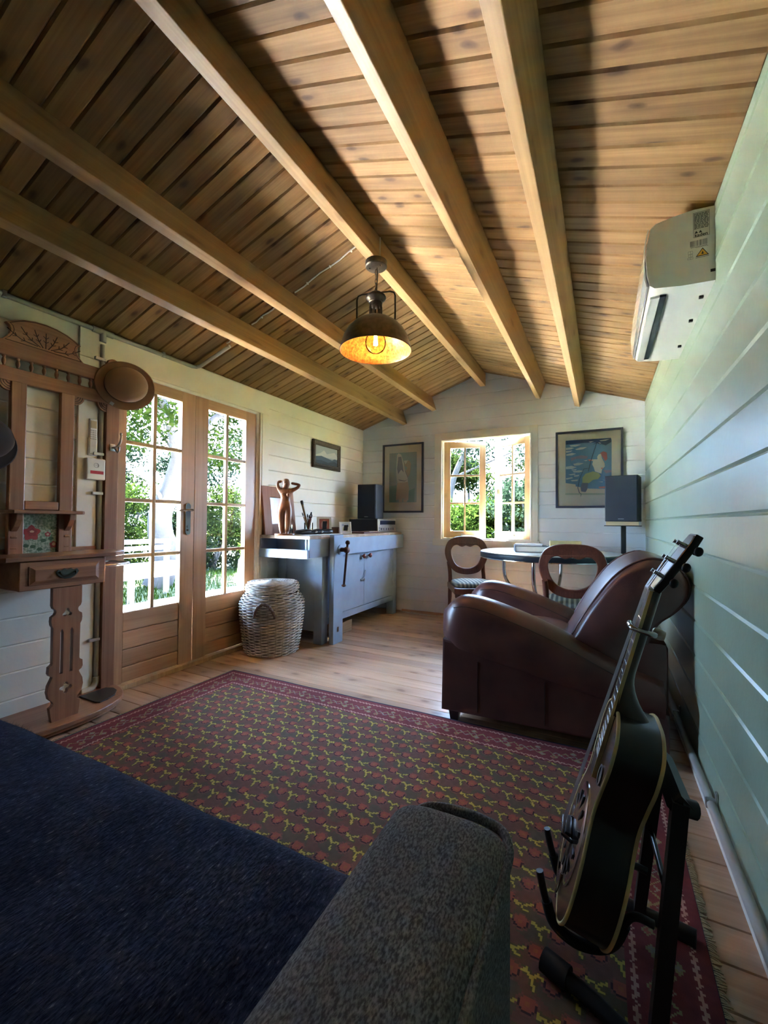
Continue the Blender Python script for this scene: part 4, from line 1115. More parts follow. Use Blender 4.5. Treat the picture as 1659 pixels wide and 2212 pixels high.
# seated figure under a parasol on a blue sky (frame 0.59 x 0.755)
W2, H2 = .592, .757
def pq(l): return [(-W2 / 2 + (a - 150) / 1075 * W2, H2 - ((b - (190 - (a - 150) * .085)) / (1200 + (a - 150) * .065)) * H2) for a, b in l]
sky_p = [(315, 315), (1040, 265), (1050, 300), (1045, 1075), (700, 1075), (470, 1040), (480, 1010), (315, 990)]
clouds = [[(320, 430), (420, 420), (460, 432), (400, 455), (320, 465)], [(470, 450), (560, 420), (665, 415), (600, 450), (500, 465)], [(320, 480), (430, 470), (400, 495), (325, 510)], [(325, 535), (420, 510), (490, 520), (420, 550), (330, 555)], [(380, 390), (500, 375), (570, 378), (480, 410), (400, 408)], [(440, 685), (520, 665), (610, 672), (540, 705), (460, 712)], [(320, 730), (420, 715), (500, 735), (430, 765), (320, 770)], [(410, 775), (500, 765), (480, 790), (420, 788)], [(430, 800), (540, 785), (610, 795), (540, 820), (450, 822)], [(360, 855), (470, 835), (480, 855), (400, 865)], [(450, 870), (540, 855), (530, 880), (460, 888)], [(320, 915), (420, 895), (440, 910), (330, 935)], [(400, 945), (520, 930), (510, 955), (420, 962)], [(690, 330), (780, 320), (720, 340)], [(860, 310), (1020, 285), (960, 310), (880, 318)], [(840, 335), (890, 350), (870, 358)], [(910, 935), (990, 930), (980, 945)], [(840, 965), (915, 960), (905, 972)], [(610, 630), (680, 620), (650, 640)]]
L2 = [(c('sky', (.13, .25, .42)), pq(sky_p)), (c('deep', (.05, .09, .20)), pq([(320, 318), (1038, 268), (1045, 330), (960, 385), (800, 340), (600, 350), (320, 380)])),
      (c('sand', (.56, .50, .42)), pq([(315, 990), (480, 1015), (480, 1045), (700, 1080), (1045, 1078), (1045, 1140), (315, 1150)])),
      (c('strip', (.40, .42, .34)), pq([(310, 1150), (1045, 1140), (1045, 1170), (310, 1180)]))]
L2 += [(c('cloud', (.52, .55, .55)), pq(k)) for k in clouds]
L2 += [(c('mauve', (.27, .22, .32)), pq([(400, 590), (560, 545), (680, 560), (660, 600), (500, 600), (410, 640)])), (c('mauve', (.27, .22, .32)), pq([(920, 780), (1045, 775), (1045, 810), (960, 830)])),
       (c('red', (.62, .22, .18)), pq([(845, 1045), (990, 1030), (985, 1062), (860, 1066)])),
       (c('hair2', (.36, .13, .14)), pq([(870, 510), (920, 480), (975, 500), (985, 600), (950, 635), (900, 560)])),
       (c('body', (.60, .55, .49)), pq([(825, 570), (850, 530), (885, 520), (900, 590), (940, 670), (945, 720), (900, 770), (890, 835), (790, 800), (770, 735), (745, 690), (760, 640), (690, 625), (680, 610), (830, 608)])),
       (c('skirt', (.40, .42, .20)), pq([(590, 900), (640, 840), (760, 800), (850, 825), (880, 870), (840, 920), (760, 935), (690, 990), (590, 985)])),
       (c('boot', (.16, .18, .26)), pq([(580, 985), (680, 985), (670, 1080), (640, 1130), (570, 1120), (560, 1060)])),
       (c('red', (.62, .22, .18)), pq([(680, 610), (770, 620), (700, 640)])), (c('red', (.62, .22, .18)), pq([(880, 745), (920, 738), (900, 768)])),
       (c('pole', (.06, .08, .14)), pq([(815, 345), (825, 345), (735, 620), (690, 800), (680, 800), (725, 615)])),
       (c('pole', (.06, .08, .14)), pq([(760, 375), (820, 335), (900, 375), (820, 352)])),
       (c('pole', (.06, .08, .14)), pq([(610, 760), (690, 750), (690, 756), (615, 768), (550, 920), (520, 1060), (545, 1140), (575, 1160), (565, 1200), (558, 1200), (566, 1162), (535, 1145), (510, 1060), (542, 918)]))]
framed('parasol_print', 'large framed blue print of a figure under a parasol', -.117, 1.194, W2, H2, None, L2)

# ------------------------------------------------------------------ wicker basket
bs = thing('laundry_basket', 'tall grey wicker basket with lid and rope handle beside the doors', 'basket', (-2.385, 2.69, 0))
WICK = plain('wicker', (.56, .49, .41), .5, var=.3, scale=25)
WICKD = plain('wicker_dark', (.30, .22, .16), .6, var=.35, scale=25)
def bprof(z):
    pts = [(0, .205), (.10, .224), (.25, .243), (.36, .252), (.40, .250), (.44, .232), (.475, .20)]
    for (z0, r0), (z1, r1) in zip(pts[:-1], pts[1:]):
        if z <= z1: return r0 + (r1 - r0) * (z - z0) / (z1 - z0)
    return pts[-1][1]
def ring(mb, r, z, ph, amp, rad, n=96, k=13, tilt=0):
    mb.tube([((r + amp * math.sin(k * t + ph)) * math.cos(t), (r + amp * math.sin(k * t + ph)) * math.sin(t), z + tilt * math.cos(t) + .0012 * math.sin(3 * t + z * 90)) for t in [2 * PI * j / n for j in range(n)]], rad, 5, closed=True)
mb = MB(); z = .008; i = 0
while z < .475:
    ring(mb, bprof(z), z, PI * (i % 2), .006, .0047); z += .0112; i += 1
mb.build('weave', WICK, bs, 60)
bs.children[-1]['kind'] = 'stuff'
mb = MB()
for k in range(26):
    t = 2 * PI * k / 26
    mb.tube([(bprof(z) * math.cos(t), bprof(z) * math.sin(t), z) for z in [.004 + .47 * q / 14 for q in range(15)]], .0038, 5)
mb.build('stakes', WICKD, bs, 60); bs.children[-1]['kind'] = 'stuff'
mb = MB(); mb.lathe([(.001, .002), (.2, .002), (.2, .008), (.001, .008)], 32); mb.build('base', WICKD, bs)
mb = MB(); mb.lathe([(.192, .01), (.215, .12), (.233, .25), (.240, .36), (.236, .41), (.20, .465)], 40, cap=False); mb.build('inner_shadow_lining', plain('wicker_inner_shade', (.05, .035, .025), .8), bs, 60)  # dark skin painted as the shade behind the weave
lid = MB(); i = 0
for r, z in [(.196, .478), (.203, .489), (.207, .50), (.209, .511), (.208, .522), (.204, .533), (.199, .543)]: ring(lid, r, z, PI * (i % 2), .005, .0048, tilt=.003); i += 1
r = .192
while r > .012:
    ring(lid, r, .551 + .012 * (1 - (r / .2) ** 2), PI * (i % 2), .003 if r > .05 else 0, .0046, n=max(24, int(96 * r / .2))); r -= .0108; i += 1
lo = lid.build('lid', WICK, bs, 60); lo['kind'] = 'stuff'
mb = MB(); mb.lathe([(.19, .48), (.2, .51), (.19, .543), (.15, .552), (.001, .556)], 36, cap=False); mb.build('lid_shade_core', plain('wicker_inner_shade', (.05, .035, .025), .8), bs, 60)  # same painted shade behind the lid strands
ha = R(-62)
mb = MB()
for off in (0, PI):
    mb.tube([(lambda q, a: Vector(((.255 + .028 * math.sin(PI * q)) * math.cos(a), (.255 + .028 * math.sin(PI * q)) * math.sin(a), .315 + .105 * math.sin(PI * q) ** .7)) + Vector((math.cos(26 * q + off) * .006 * math.cos(a), math.cos(26 * q + off) * .006 * math.sin(a), math.sin(26 * q + off) * .006)))(i / 40, ha + (i / 40 - .5) * .62) for i in range(41)], .0095, 6)
mb.build('rope_handle', plain('rope_brown', (.16, .10, .07), .7), bs, 60)
# ------------------------------------------------------------------ leather club armchair
def leather(name, c0, c1):
    m, nt, b = new_mat(name); N, L = nt.nodes, nt.links
    tc = N.new('ShaderNodeTexCoord'); nz = N.new('ShaderNodeTexNoise'); nz.inputs['Scale'].default_value = 7; nz.inputs['Detail'].default_value = 6
    L.new(tc.outputs['Object'], nz.inputs['Vector']); rp = N.new('ShaderNodeValToRGB')
    rp.color_ramp.elements[0].color = (*c0, 1); rp.color_ramp.elements[1].color = (*c1, 1)
    rp.color_ramp.elements[0].position = .35; rp.color_ramp.elements[1].position = .7
    L.new(nz.outputs[0], rp.inputs[0]); L.new(rp.outputs[0], b.inputs['Base Color'])
    b.inputs['Roughness'].default_value = .32
    vo = N.new('ShaderNodeTexVoronoi'); vo.inputs['Scale'].default_value = 260; L.new(tc.outputs['Object'], vo.inputs['Vector'])
    bp = N.new('ShaderNodeBump'); bp.inputs['Strength'].default_value = .08; bp.inputs['Distance'].default_value = .002
    L.new(vo.outputs['Distance'], bp.inputs['Height']); L.new(bp.outputs[0], b.inputs['Normal'])
    return m
LEA = leather('club_leather', (.068, .024, .021), (.118, .043, .034))
SEAM = plain('leather_seam', (.025, .008, .007), .5)
AX0, AY0 = -.25, 2.58
ch = thing('club_armchair', 'dark red-brown leather club armchair facing left on the bare floor', 'armchair', (AX0, AY0, 0), R(2))
def sup(a, n):            # superellipse point
    ca, sa = math.cos(a), math.sin(a)
    return math.copysign(abs(ca) ** (2 / n), ca), math.copysign(abs(sa) ** (2 / n), sa)
def lin(pts, x):
    for (x0, y0), (x1, y1) in zip(pts[:-1], pts[1:]):
        if x <= x1: return y0 + (y1 - y0) * (x - x0) / (x1 - x0)
    return pts[-1][1]
ZT = [tuple(p) for p in spline([(-.53, .60), (-.44, .655), (-.33, .655), (-.15, .605), (.05, .53), (.22, .45), (.36, .39), (.50, .35)], 6)]
ZB = [tuple(p) for p in spline([(-.53, .40), (-.44, .352), (-.30, .318), (-.10, .278), (.15, .235), (.36, .20), (.50, .18)], 6)]
def arm(s, outer):
    yc = s * .315
    mb = MB(); loops = []
    for i in range(40):
        q = i / 39; x = -.527 + .885 * (1 - math.cos(q * PI * .5 + .0)) ** .9 if False else -.527 + 1.0 * q ** 1.35
        zt, zb = lin(ZT, x), lin(ZB, x)
        e = min(1, ((x + .53) / .12)); f = math.sqrt(max(0.02, 1 - (1 - e) ** 2))
        zc, hh = (zt + zb) / 2, (zt - zb) / 2
        if i == 0: f = .35
        loops.append([(x, yc + .115 * f * sup(a, 2.6)[0], zc + hh * (.62 + .38 * f) * sup(a, 2.3)[1]) for a in [2 * PI * k / 28 for k in range(28)]])
    mb.loft(loops); mb.build('arm', LEA, ch, 80)
    mb = MB()
    mb.tube([(x, yc + s * .112, lin(ZT, x) - .045) for x in [-.45 + .8 * k / 20 for k in range(21)]], .0022, 6)
    mb.tube([(x, yc - s * .112, lin(ZT, x) - .045) for x in [-.45 + .55 * k / 20 for k in range(21)]], .0022, 6)
    mb.build('seam', SEAM, ch, 60)
    # flat side panel under the roll
    mb = MB(); pl_ = [(-.510, .075), (.48, .075), (.48, .22)] + [(x, lin(ZB, x) + .06) for x in (.3, .1, -.1, -.3, -.44)] + [(-.505, .42)]
    vs, fs = plate([pl_], .178, .012)
    mb.add([Vector((v.x, yc + v.z, v.y)) for v in vs], fs); mb.build('side_panel', LEA, ch, 40)
    if outer:
        mb = MB(); mb.tube([(-.01, yc + s * .0895, .085), (-.01, yc + s * .0895, .29)], .0018, 6); mb.tube([(-.33, yc + s * .0895, .085), (-.33, yc + s * .0895, .34)], .0018, 6); mb.build('seam', SEAM, ch, 60)
arm(-1, True); arm(1, False)
# rolled back
bp_ = [tuple(p) for p in spline([(.02, .30), (.10, .50), (.20, .68), (.31, .825), (.43, .895), (.53, .875), (.592, .80), (.588, .72), (.53, .645), (.47, .59), (.44, .50), (.42, .30)], 4, True)]
bcx, bcz = .33, .60
mb = MB(); loops = []
for i in range(26):
    t = -1 + 2 * i / 25; tt = min(.995, abs(t)); sc = (1 - tt ** 5) ** (1 / 3.2)
    sc = .72 + .28 * sc
    yy = math.copysign(.335 * min(1, abs(t) * 1.02), t)
    loops.append([(bcx + (x - bcx) * sc, yy, bcz + (z - bcz) * sc) for x, z in bp_])
mb.loft(loops); mb.build('backrest', LEA, ch, 70)
for s in (-1, 1):
    mb = MB(); pts = [p for p in bp_ if p[1] > .34]
    sc = .955
    mb.tube([(bcx + (x - bcx) * sc * 1.004, s * .285, bcz + (z - bcz) * sc * 1.012) for x, z in pts][:38], .006, 7); mb.build('piping', LEA, ch, 60)
mb = MB(); mb.box(.33, .50, -.34, .34, .08, .52, b=.03); mb.build('rear_panel', LEA, ch, 40)
mb = MB(); loops = []
for i in range(16):
    t = -1 + 2 * i / 15; s_ = (1 - min(.98, abs(t)) ** 6) ** (1 / 6)
    loops.append([(-.20 + .31 * s_ * sup(a, 5)[0], t * .205, .40 + .085 * (.6 + .4 * s_) * sup(a, 3)[1]) for a in [2 * PI * k / 32 for k in range(32)]])
mb.loft(loops); mb.build('seat_cushion', LEA, ch, 70)
mb = MB(); mb.box(-.50, .36, -.21, .21, .08, .32, b=.015); mb.build('seat_base', LEA, ch, 40)
for x in (-.465, .33):
    for y in (-.335, .335):
        mb = MB(); mb.loft([[(x - .032, y - .032, .088), (x + .032, y - .032, .088), (x + .032, y + .032, .088), (x - .032, y + .032, .088)], [(x - .02, y - .02, .0), (x + .02, y - .02, .0), (x + .02, y + .02, .0), (x - .02, y + .02, .0)]])
        mb.build('leg', plain('leg_black_brown', (.02, .012, .01), .35), ch)

# ------------------------------------------------------------------ round table and two balloon-back chairs
TX, TY, TZ = -.42, 3.98, .795
tb = thing('round_table', 'round pale topped table on curved chrome legs under the window', 'table', (TX, TY, 0))
mb = MB(); mb.lathe([(.001, TZ - .006), (.571, TZ - .006), (.574, TZ - .003), (.571, TZ), (.001, TZ)], 72); mb.build('table_top', plain('laminate_cream', (.60, .58, .48), .22), tb, 30)
mb = MB(); mb.lathe([(.545, TZ - .048), (.575, TZ - .048), (.578, TZ - .04), (.578, TZ - .012), (.575, TZ - .007), (.545, TZ - .007)], 72, cap=False); mb.build('edge_band', plain('edge_dark', (.03, .04, .05), .35, .6), tb, 30)
mb = MB(); mb.lathe([(.573, TZ - .055), (.58, TZ - .053), (.58, TZ - .047), (.573, TZ - .045)], 72, cap=False); mb.build('trim_ring', CHROME, tb, 30)
for k in range(4):
    a = R(80 + 90 * k); ca, sa = math.cos(a), math.sin(a)
    pts = spline([(.40, TZ - .05), (.40, .66), (.385, .54), (.32, .45), (.22, .41), (.10, .395), (.05, .39)], 6)
    mb = MB(); mb.tube([(p[0] * ca, p[0] * sa, p[1]) for p in pts], .0155, 10)
    pts = spline([(.05, .36), (.12, .30), (.22, .12), (.34, .035), (.46, .0165)], 6)
    mb.tube([(p[0] * ca, p[0] * sa, p[1]) for p in pts], .0155, 10)
    mb.build('leg', CHROME, tb, 60)
mb = MB(); mb.lathe([(.001, .335), (.05, .335), (.055, .35), (.055, .405), (.045, .415), (.001, .416)], 24); mb.build('hub', CHROME, tb, 40)
mb = MB(); mb.box(-.3, .3, -.03, .03, TZ - .05, TZ - .007); mb.box(-.03, .03, -.3, .3, TZ - .05, TZ - .007); mb.build('apron', BLACKM, tb)
def stripes():
    m, nt, b = new_mat('striped_cloth'); N, L = nt.nodes, nt.links
    tc = N.new('ShaderNodeTexCoord'); wv = N.new('ShaderNodeTexWave'); wv.inputs['Scale'].default_value = 9; wv.inputs['Distortion'].default_value = .5
    L.new(tc.outputs['Object'], wv.inputs['Vector']); rp = N.new('ShaderNodeValToRGB'); e = rp.color_ramp.elements
    e[0].color = (.10, .11, .09, 1); e[1].color = (.36, .34, .24, 1); e[0].position = .3; e[1].position = .7
    e.new(.5).color = (.16, .12, .09, 1)
    L.new(wv.outputs[0], rp.inputs[0]); L.new(rp.outputs[0], b.inputs['Base Color']); b.inputs['Roughness'].default_value = .8
    return m
STR = stripes()
def balloon_chair(label, loc, rz):
    """local: faces -y, back at y = +0.2"""
    t = thing('balloon_back_chair', label, 'chair', loc, rz, 'balloon-back chairs at the round table')
    # back: shaped ring
    out = [tuple(p) for p in spline([(0, .895), (.10, .888), (.178, .848), (.212, .76), (.200, .67), (.165, .585), (.152, .50), (.12, .545), (.06, .522), (0, .516), (-.06, .522), (-.12, .545), (-.152, .50), (-.165, .585), (-.200, .67), (-.212, .76), (-.178, .848), (-.10, .888)], 5, True)]
    out = [tuple(p) for p in spline([(0, .895), (.10, .888), (.178, .848), (.214, .76), (.202, .67), (.155, .585), (.10, .540), (0, .522), (-.10, .540), (-.155, .585), (-.202, .67), (-.214, .76), (-.178, .848), (-.10, .888)], 5, True)]
    inn = [tuple(p) for p in spline([(0, .812), (.045, .800), (.09, .818), (.135, .805), (.163, .755), (.150, .675), (.11, .610), (.05, .578), (0, .572), (-.05, .578), (-.11, .610), (-.150, .675), (-.163, .755), (-.135, .805), (-.09, .818), (-.045, .800)], 5, True)]
    vs, fs = plate([out, inn], .026, .006)
    mb = MB(); mb.add([Vector((v.x, .20 + v.z + (v.y - .45) * .17 - .25 * v.x ** 2, v.y)) for v in vs], fs); mb.build('backrest', MAHOG, t, 40)
    for s in (-1, 1):
        mb = MB(); pts = spline([(s * .178, .262, .64), (s * .172, .232, .56), (s * .172, .208, .47), (s * .172, .215, .36), (s * .172, .24, .18), (s * .172, .285, .0)], 5)
        mb.tube(pts, [.020] * 12 + [.021] * 6 + [.018] * (len(pts) - 18), 8); mb.build('rear_leg', MAHOG, t, 60)
        mb = MB(); mb.lathe([(.013, 0), (.016, .02), (.019, .12), (.025, .27), (.028, .33), (.02, .345), (.027, .36), (.027, .405)], 14, Matrix.Translation((s * .185, -.2, 0))); mb.build('front_leg', MAHOG, t, 50)
    mb = MB(); vs, fs = plate([[(-.215, -.225), (-.17, -.24), (.17, -.24), (.215, -.225), (.19, .205), (-.19, .205)]], .058, .01); mb.add([Vector((v.x, v.y, .415 + v.z)) for v in vs], fs); mb.build('seat_frame', MAHOG, t, 40)
    mb = MB(); loops = []
    for i, (sc, z) in enumerate(((.97, .444), (1, .455), (.98, .468), (.9, .480), (.7, .489), (.35, .493))):
        loops.append([(.202 * sc * sup(a, 4)[0] * (1 - .05 * sup(a, 4)[1]), -.018 + .21 * sc * sup(a, 4)[1], z) for a in [2 * PI * k / 36 for k in range(36)]])
    mb.loft(loops); mb.build('seat_pad', STR, t, 60)
    return t
balloon_chair('balloon-back chair with striped seat in front of the window', (-1.12, 4.08, 0), R(30))
balloon_chair('balloon-back chair seen from behind, half hidden by the armchair', (-.20, 3.50, 0), R(183))
# books and box on the table
def book(label, loc, rz, w, d, h, cov, group=None):
    t = thing('book', label, 'book', loc, rz, 'books on the round table')
    mb = MB(); mb.box(-w / 2 + .004, w / 2 - .006, -d / 2 + .005, d / 2 - .005, .003, h - .003); mb.build('pages', PAPER, t)
    mb = MB(); mb.box(-w / 2, w / 2, -d / 2, d / 2, 0, .003); mb.box(-w / 2, w / 2, -d / 2, d / 2, h - .003, h); mb.box(-w / 2, -w / 2 + .004, -d / 2, d / 2, .003, h - .003); mb.build('cover', cov, t)
    return t
book('thick book with white page edges at the bottom of the table pile', (-.56, 3.93, TZ + .0005), R(14), .27, .21, .05, plain('book_dark', (.03, .035, .045), .5))
book('slim pale booklet lying on top of the table pile', (-.575, 3.93, TZ + .051), R(6), .23, .17, .014, plain('book_grey', (.42, .43, .43), .6))
yb = thing('cardboard_box', 'small pale yellow box on the table behind the chair', 'box', (-.30, 4.20, TZ + .0005), R(8))
mb = MB(); mb.box(-.13, .13, -.055, .055, 0, .082, b=.003); mb.build('body', plain('box_yellow', (.62, .52, .24), .6, var=.15, scale=14), yb)
mb = MB(); mb.box(-.1305, .1305, -.0555, .0555, .082, .087, b=.001); mb.build('lid', MATS['box_yellow'], yb)
# speaker stand with speaker in the right corner
SX, SY = .165, 4.28
ss = thing('speaker_stand', 'thin black speaker stand in the right far corner', 'stand', (SX, SY, 0))
mb = MB(); mb.box(-.02, .02, -.02, .02, .02, 1.022, b=.003); mb.build('pole', BLACKM, ss)
mb = MB(); mb.box(-.13, .13, -.15, .15, 0, .02, b=.004); mb.build('foot_plate', BLACKM, ss)
mb = MB(); mb.box(-.15, .13, -.12, .12, 1.022, 1.028, b=.001); mb.build('top_plate', BLACKM, ss)
tag(MB().box(SX - .135, SX + .11, SY - .115, SY + .115, 1.0285, 1.062, b=.003).build('timber_spacer', wood('spacer_pine', (.45, .32, .2), (.62, .48, .33), 0)), 'pale timber block under the right speaker', 'timber block')
speaker('loudspeaker', 'black loudspeaker on the stand in front of the parasol print', (SX, SY, 1.0625), R(-10), .25, .235, .395, 0)

# ------------------------------------------------------------------ rug
def rug():
    x0, x1, y0, y1 = -2.295, .235, .12, 2.20
    pu = .0052
    nx, ny = int((x1 - x0) / pu), int((y1 - y0) / pu)
    random.seed(21)
    W0 = (.15, .072, .056)
    BORD = (.17, .038, .042); PINK = (.46, .25, .20); OLIVE = (.25, .20, .10); YEL = (.44, .34, .075); GRN = (.105, .085, .045)
    RED = (.30, .085, .06); DRK = (.060, .028, .034); RING_ = (.19, .080, .066); CENT = (.32, .11, .055); GREY = (.24, .20, .17); NAVY = (.03, .03, .05)
    def seg(p, a, b):
        ax, ay = a; bx, by = b; dx, dy = bx - ax, by - ay
        t = max(0, min(1, ((p[0] - ax) * dx + (p[1] - ay) * dy) / (dx * dx + dy * dy)))
        return math.hypot(p[0] - ax - t * dx, p[1] - ay - t * dy)
    A = [((-.021, .005), (-.016, .014)), ((-.016, .014), (.000, -.003)), ((.000, -.003), (.013, .009)), ((.013, .009), (.021, .004)), ((.003, -.012), (.009, -.028))]
    B = [((-.021, .009), (-.018, -.001)), ((-.018, -.001), (-.007, .005)), ((-.007, .005), (.004, -.013)), ((.004, -.013), (.012, -.013)), ((.006, .005), (.021, .012))]
    px_, py_ = .091, .13
    def near(v, p): return v - p * math.floor(v / p + .5)
    def field(x, y):
        u = near(x + 1.148, px_); v = near(y - 1.572, py_)
        d = min(seg((u, v), *s_) for s_ in A)
        u2 = near(x + 1.196, px_); v2 = near(y - 1.622, py_)
        d = min(d, min(seg((u2, v2), *s_) for s_ in B))
        if d < .0034: return YEL
        for ox, oy in ((-1.103, 1.571), (-1.148, 1.637)):
            a = near(x - ox, px_); b = near(y - oy, py_)
            r = math.hypot(a, b * 1.05)
            if r < .006: return CENT
            if r < .0155: return RED
            if r < .020: return DRK if b < .005 else RED
            if r < .0225: return W0
            if r < .026: return RING_
        k = math.sin(x * 41 + y * 23) + math.sin(y * 37 - x * 11)
        if d < .008: return GRN
        return (W0[0] * .72, W0[1] * 1.1, W0[2]) if k > .3 else W0
    def border(e, s):
        """e = distance from the edge, s = position along it"""
        if e < .018: return NAVY if e < .008 else BORD
        zz = abs(near(s, .022)) - .0055
        if abs(e - .042 - zz * .9) < .0045 or abs(e - .172 - zz * .9) < .0045: return PINK
        if .062 < e < .155:
            u = near(s, .15); v = e - .108
            zig = abs(near(s, .075)) * 1.1 - .02
            if abs(v - zig) < .0042: return OLIVE
            if abs(v + zig * .8 - .004) < .0035 and abs(u) < .05: return GREY
            for cu, cv in ((-.045, .028), (.03, -.030), (.055, .022)):
                q = abs(u - cu) + abs(v - cv) * 1.2
                if q < .017: return OLIVE if q > .010 else (GREY if cu > 0 else RED)
        return BORD
    cols = []
    for j in range(ny):
        y = y0 + (j + .5) * pu
        for i in range(nx):
            x = x0 + (i + .5) * pu
            xx = x + random.uniform(-.0012, .0012)
            ex, ey = min(x - x0, x1 - x), min(y - y0, y1 - y)
            e = min(ex, ey)
            if e > .188: c_ = field(xx, y)
            else: c_ = border(e, xx if ey < ex else y)
            n_ = mnoise.noise((x * 3, y * 3, 0)) * .22 + mnoise.noise((x * 60, y * 60, 3)) * .16
            cols.append(tuple(k * (1 + n_) for k in c_))
    t = thing('kilim_rug', 'red and brown patterned kilim rug with yellow motifs on the floor', 'rug', (0, 0, 0))
    vs = []; fs = []
    for j in range(ny + 1):
        for i in range(nx + 1):
            x = x0 + i * pu; y = y0 + j * pu
            vs.append((x, y, .0062 + .0018 * mnoise.noise((x * 4, y * 4, 1))))
    w_ = nx + 1
    for j in range(ny):
        for i in range(nx):
            a = j * w_ + i; fs.append((a, a + 1, a + w_ + 1, a + w_))
    ntop = len(fs)
    o = len(vs)                                             # thin underside so the rug has body
    vs += [(x0, y0, .001), (x1, y0, .001), (x1, y0 + ny * pu, .001), (x0, y0 + ny * pu, .001)]
    me = bpy.data.meshes.new('woven_field'); me.from_pydata(vs, [], fs); me.update()
    at = me.color_attributes.new('weave', 'FLOAT_COLOR', 'CORNER')
    buf = []
    for c_ in cols: buf += [c_[0], c_[1], c_[2], 1.0] * 4
    at.data.foreach_set('color', buf)
    m, nt, b = new_mat('kilim_wool'); N, L = nt.nodes, nt.links
    ca = N.new('ShaderNodeVertexColor'); ca.layer_name = 'weave'; L.new(ca.outputs[0], b.inputs['Base Color'])
    b.inputs['Roughness'].default_value = .9; b.inputs['Specular IOR Level'].default_value = .15
    tc = N.new('ShaderNodeTexCoord'); wv = N.new('ShaderNodeTexWave'); wv.inputs['Scale'].default_value = 110; wv.bands_direction = 'Y'
    L.new(tc.outputs['Object'], wv.inputs['Vector']); bp = N.new('ShaderNodeBump'); bp.inputs['Strength'].default_value = .25; bp.inputs['Distance'].default_value = .002
    L.new(wv.outputs[0], bp.inputs['Height']); L.new(bp.outputs[0], b.inputs['Normal'])
    me.materials.append(m); me.polygons.foreach_set('use_smooth', [True] * len(me.polygons))
    link('woven_field', me, t)
    mb = MB(); mb.box(x0, x0 + nx * pu, y0, y0 + ny * pu, .0008, .0042); mb.build('backing', plain('rug_back', (.08, .02, .02), .9), t)
    mb = MB(); random.seed(9)
    for xe, sg in ((x0, -1), (x0 + nx * pu, 1)):
        y = y0
        while y < y0 + ny * pu:
            l_ = random.uniform(.008, .018); dy = random.uniform(-.01, .01)
            mb.tube([(xe - sg * .004, y, .006), (xe + sg * l_ * .5, y + dy * .4, .005), (xe + sg * l_, y + dy, .0022)], .0017, 4); y += random.uniform(.003, .006)
    f_ = mb.build('fringe', plain('fringe_cream', (.45, .36, .22), .9), t); f_['kind'] = 'stuff'
rug()

# ------------------------------------------------------------------ sofa with a throw
def tweed(name, c0, c1, sc):
    m, nt, b = new_mat(name); N, L = nt.nodes, nt.links
    tc = N.new('ShaderNodeTexCoord')
    mp = N.new('ShaderNodeMapping'); mp.inputs['Scale'].default_value = (sc, sc * .45, sc); mp.inputs['Rotation'].default_value = (0, 0, R(35)); L.new(tc.outputs['Object'], mp.inputs['Vector'])
    nz = N.new('ShaderNodeTexNoise'); nz.inputs['Scale'].default_value = 1; nz.inputs['Detail'].default_value = 3; L.new(mp.outputs[0], nz.inputs['Vector'])
    rp = N.new('ShaderNodeValToRGB'); rp.color_ramp.elements[0].color = (*c0, 1); rp.color_ramp.elements[1].color = (*c1, 1); rp.color_ramp.elements[0].position = .38; rp.color_ramp.elements[1].position = .66
    L.new(nz.outputs[0], rp.inputs[0]); L.new(rp.outputs[0], b.inputs['Base Color']); b.inputs['Roughness'].default_value = .95; b.inputs['Specular IOR Level'].default_value = .1
    bp = N.new('ShaderNodeBump'); bp.inputs['Strength'].default_value = .4; bp.inputs['Distance'].default_value = .002
    L.new(nz.outputs[0], bp.inputs['Height']); L.new(bp.outputs[0], b.inputs['Normal'])
    return m
GREYT = tweed('grey_tweed', (.085, .078, .078), (.26, .245, .24), 420)
PIPE = tweed('grey_piping', (.10, .095, .095), (.28, .265, .26), 420)
sf = thing('sofa', 'charcoal grey fabric sofa with piped arm in the foreground', 'sofa', (-1.2, .25, 0))
SXO, SYO = 1.2, -.25                                    # world -> local
def sofa_arm(xa, xb, outer_right):
    """arm between local xa and xb, crowned top, rounded front"""
    w = xb - xa; xc = (xa + xb) / 2
    def sect(y, f):
        # cross section (x, z): crowned top; f in 0..1 shrinks towards the rounded front end
        zt = .618 - (1 - f) * .075
        hw = w / 2 * (.80 + .20 * f)
        pts = []
        for k in range(17):
            a = PI * k / 16; cx, sz = sup(a, 3.4)
            pts.append((xc + hw * cx, y, zt - .055 + .055 * sz))
        return [(xc + hw, y, .08)] + pts + [(xc - hw, y, .08)]
    mb = MB(); loops = [sect(-.72, 1)]
    for i in range(1, 14): loops.append(sect(-.72 + .93 * i / 13 + .14, 1))
    for i in range(1, 11):
        a = PI / 2 * i / 10; loops.append(sect(.35 + .062 * math.sin(a), math.cos(a) * .999 + .001))
    mb.loft(loops); mb.build('arm', GREYT, sf, 60)
    sx = 1 if outer_right else -1
    e = sx * w / 2
    pts = [(xc + e * .985, y, .588) for y in [-.70 + k * .1 for k in range(11)]] + [tuple(p) for p in spline([(xc + e * .985, .33, .588), (xc + e * .96, .375, .587), (xc + e * .80, .405, .590), (xc + e * .4, .415, .592), (xc, .416, .592), (xc - e * .5, .41, .588), (xc - e * .8, .395, .575)], 5)]
    mb = MB(); mb.tube(pts, .0075, 8); mb.build('piping', PIPE, sf, 60)
sofa_arm(.905, 1.085, True); sofa_arm(-1.085, -.905, False)
mb = MB(); mb.box(-.90, .90, -.70, .36, .08, .28, b=.02); mb.build('base', GREYT, sf, 40)
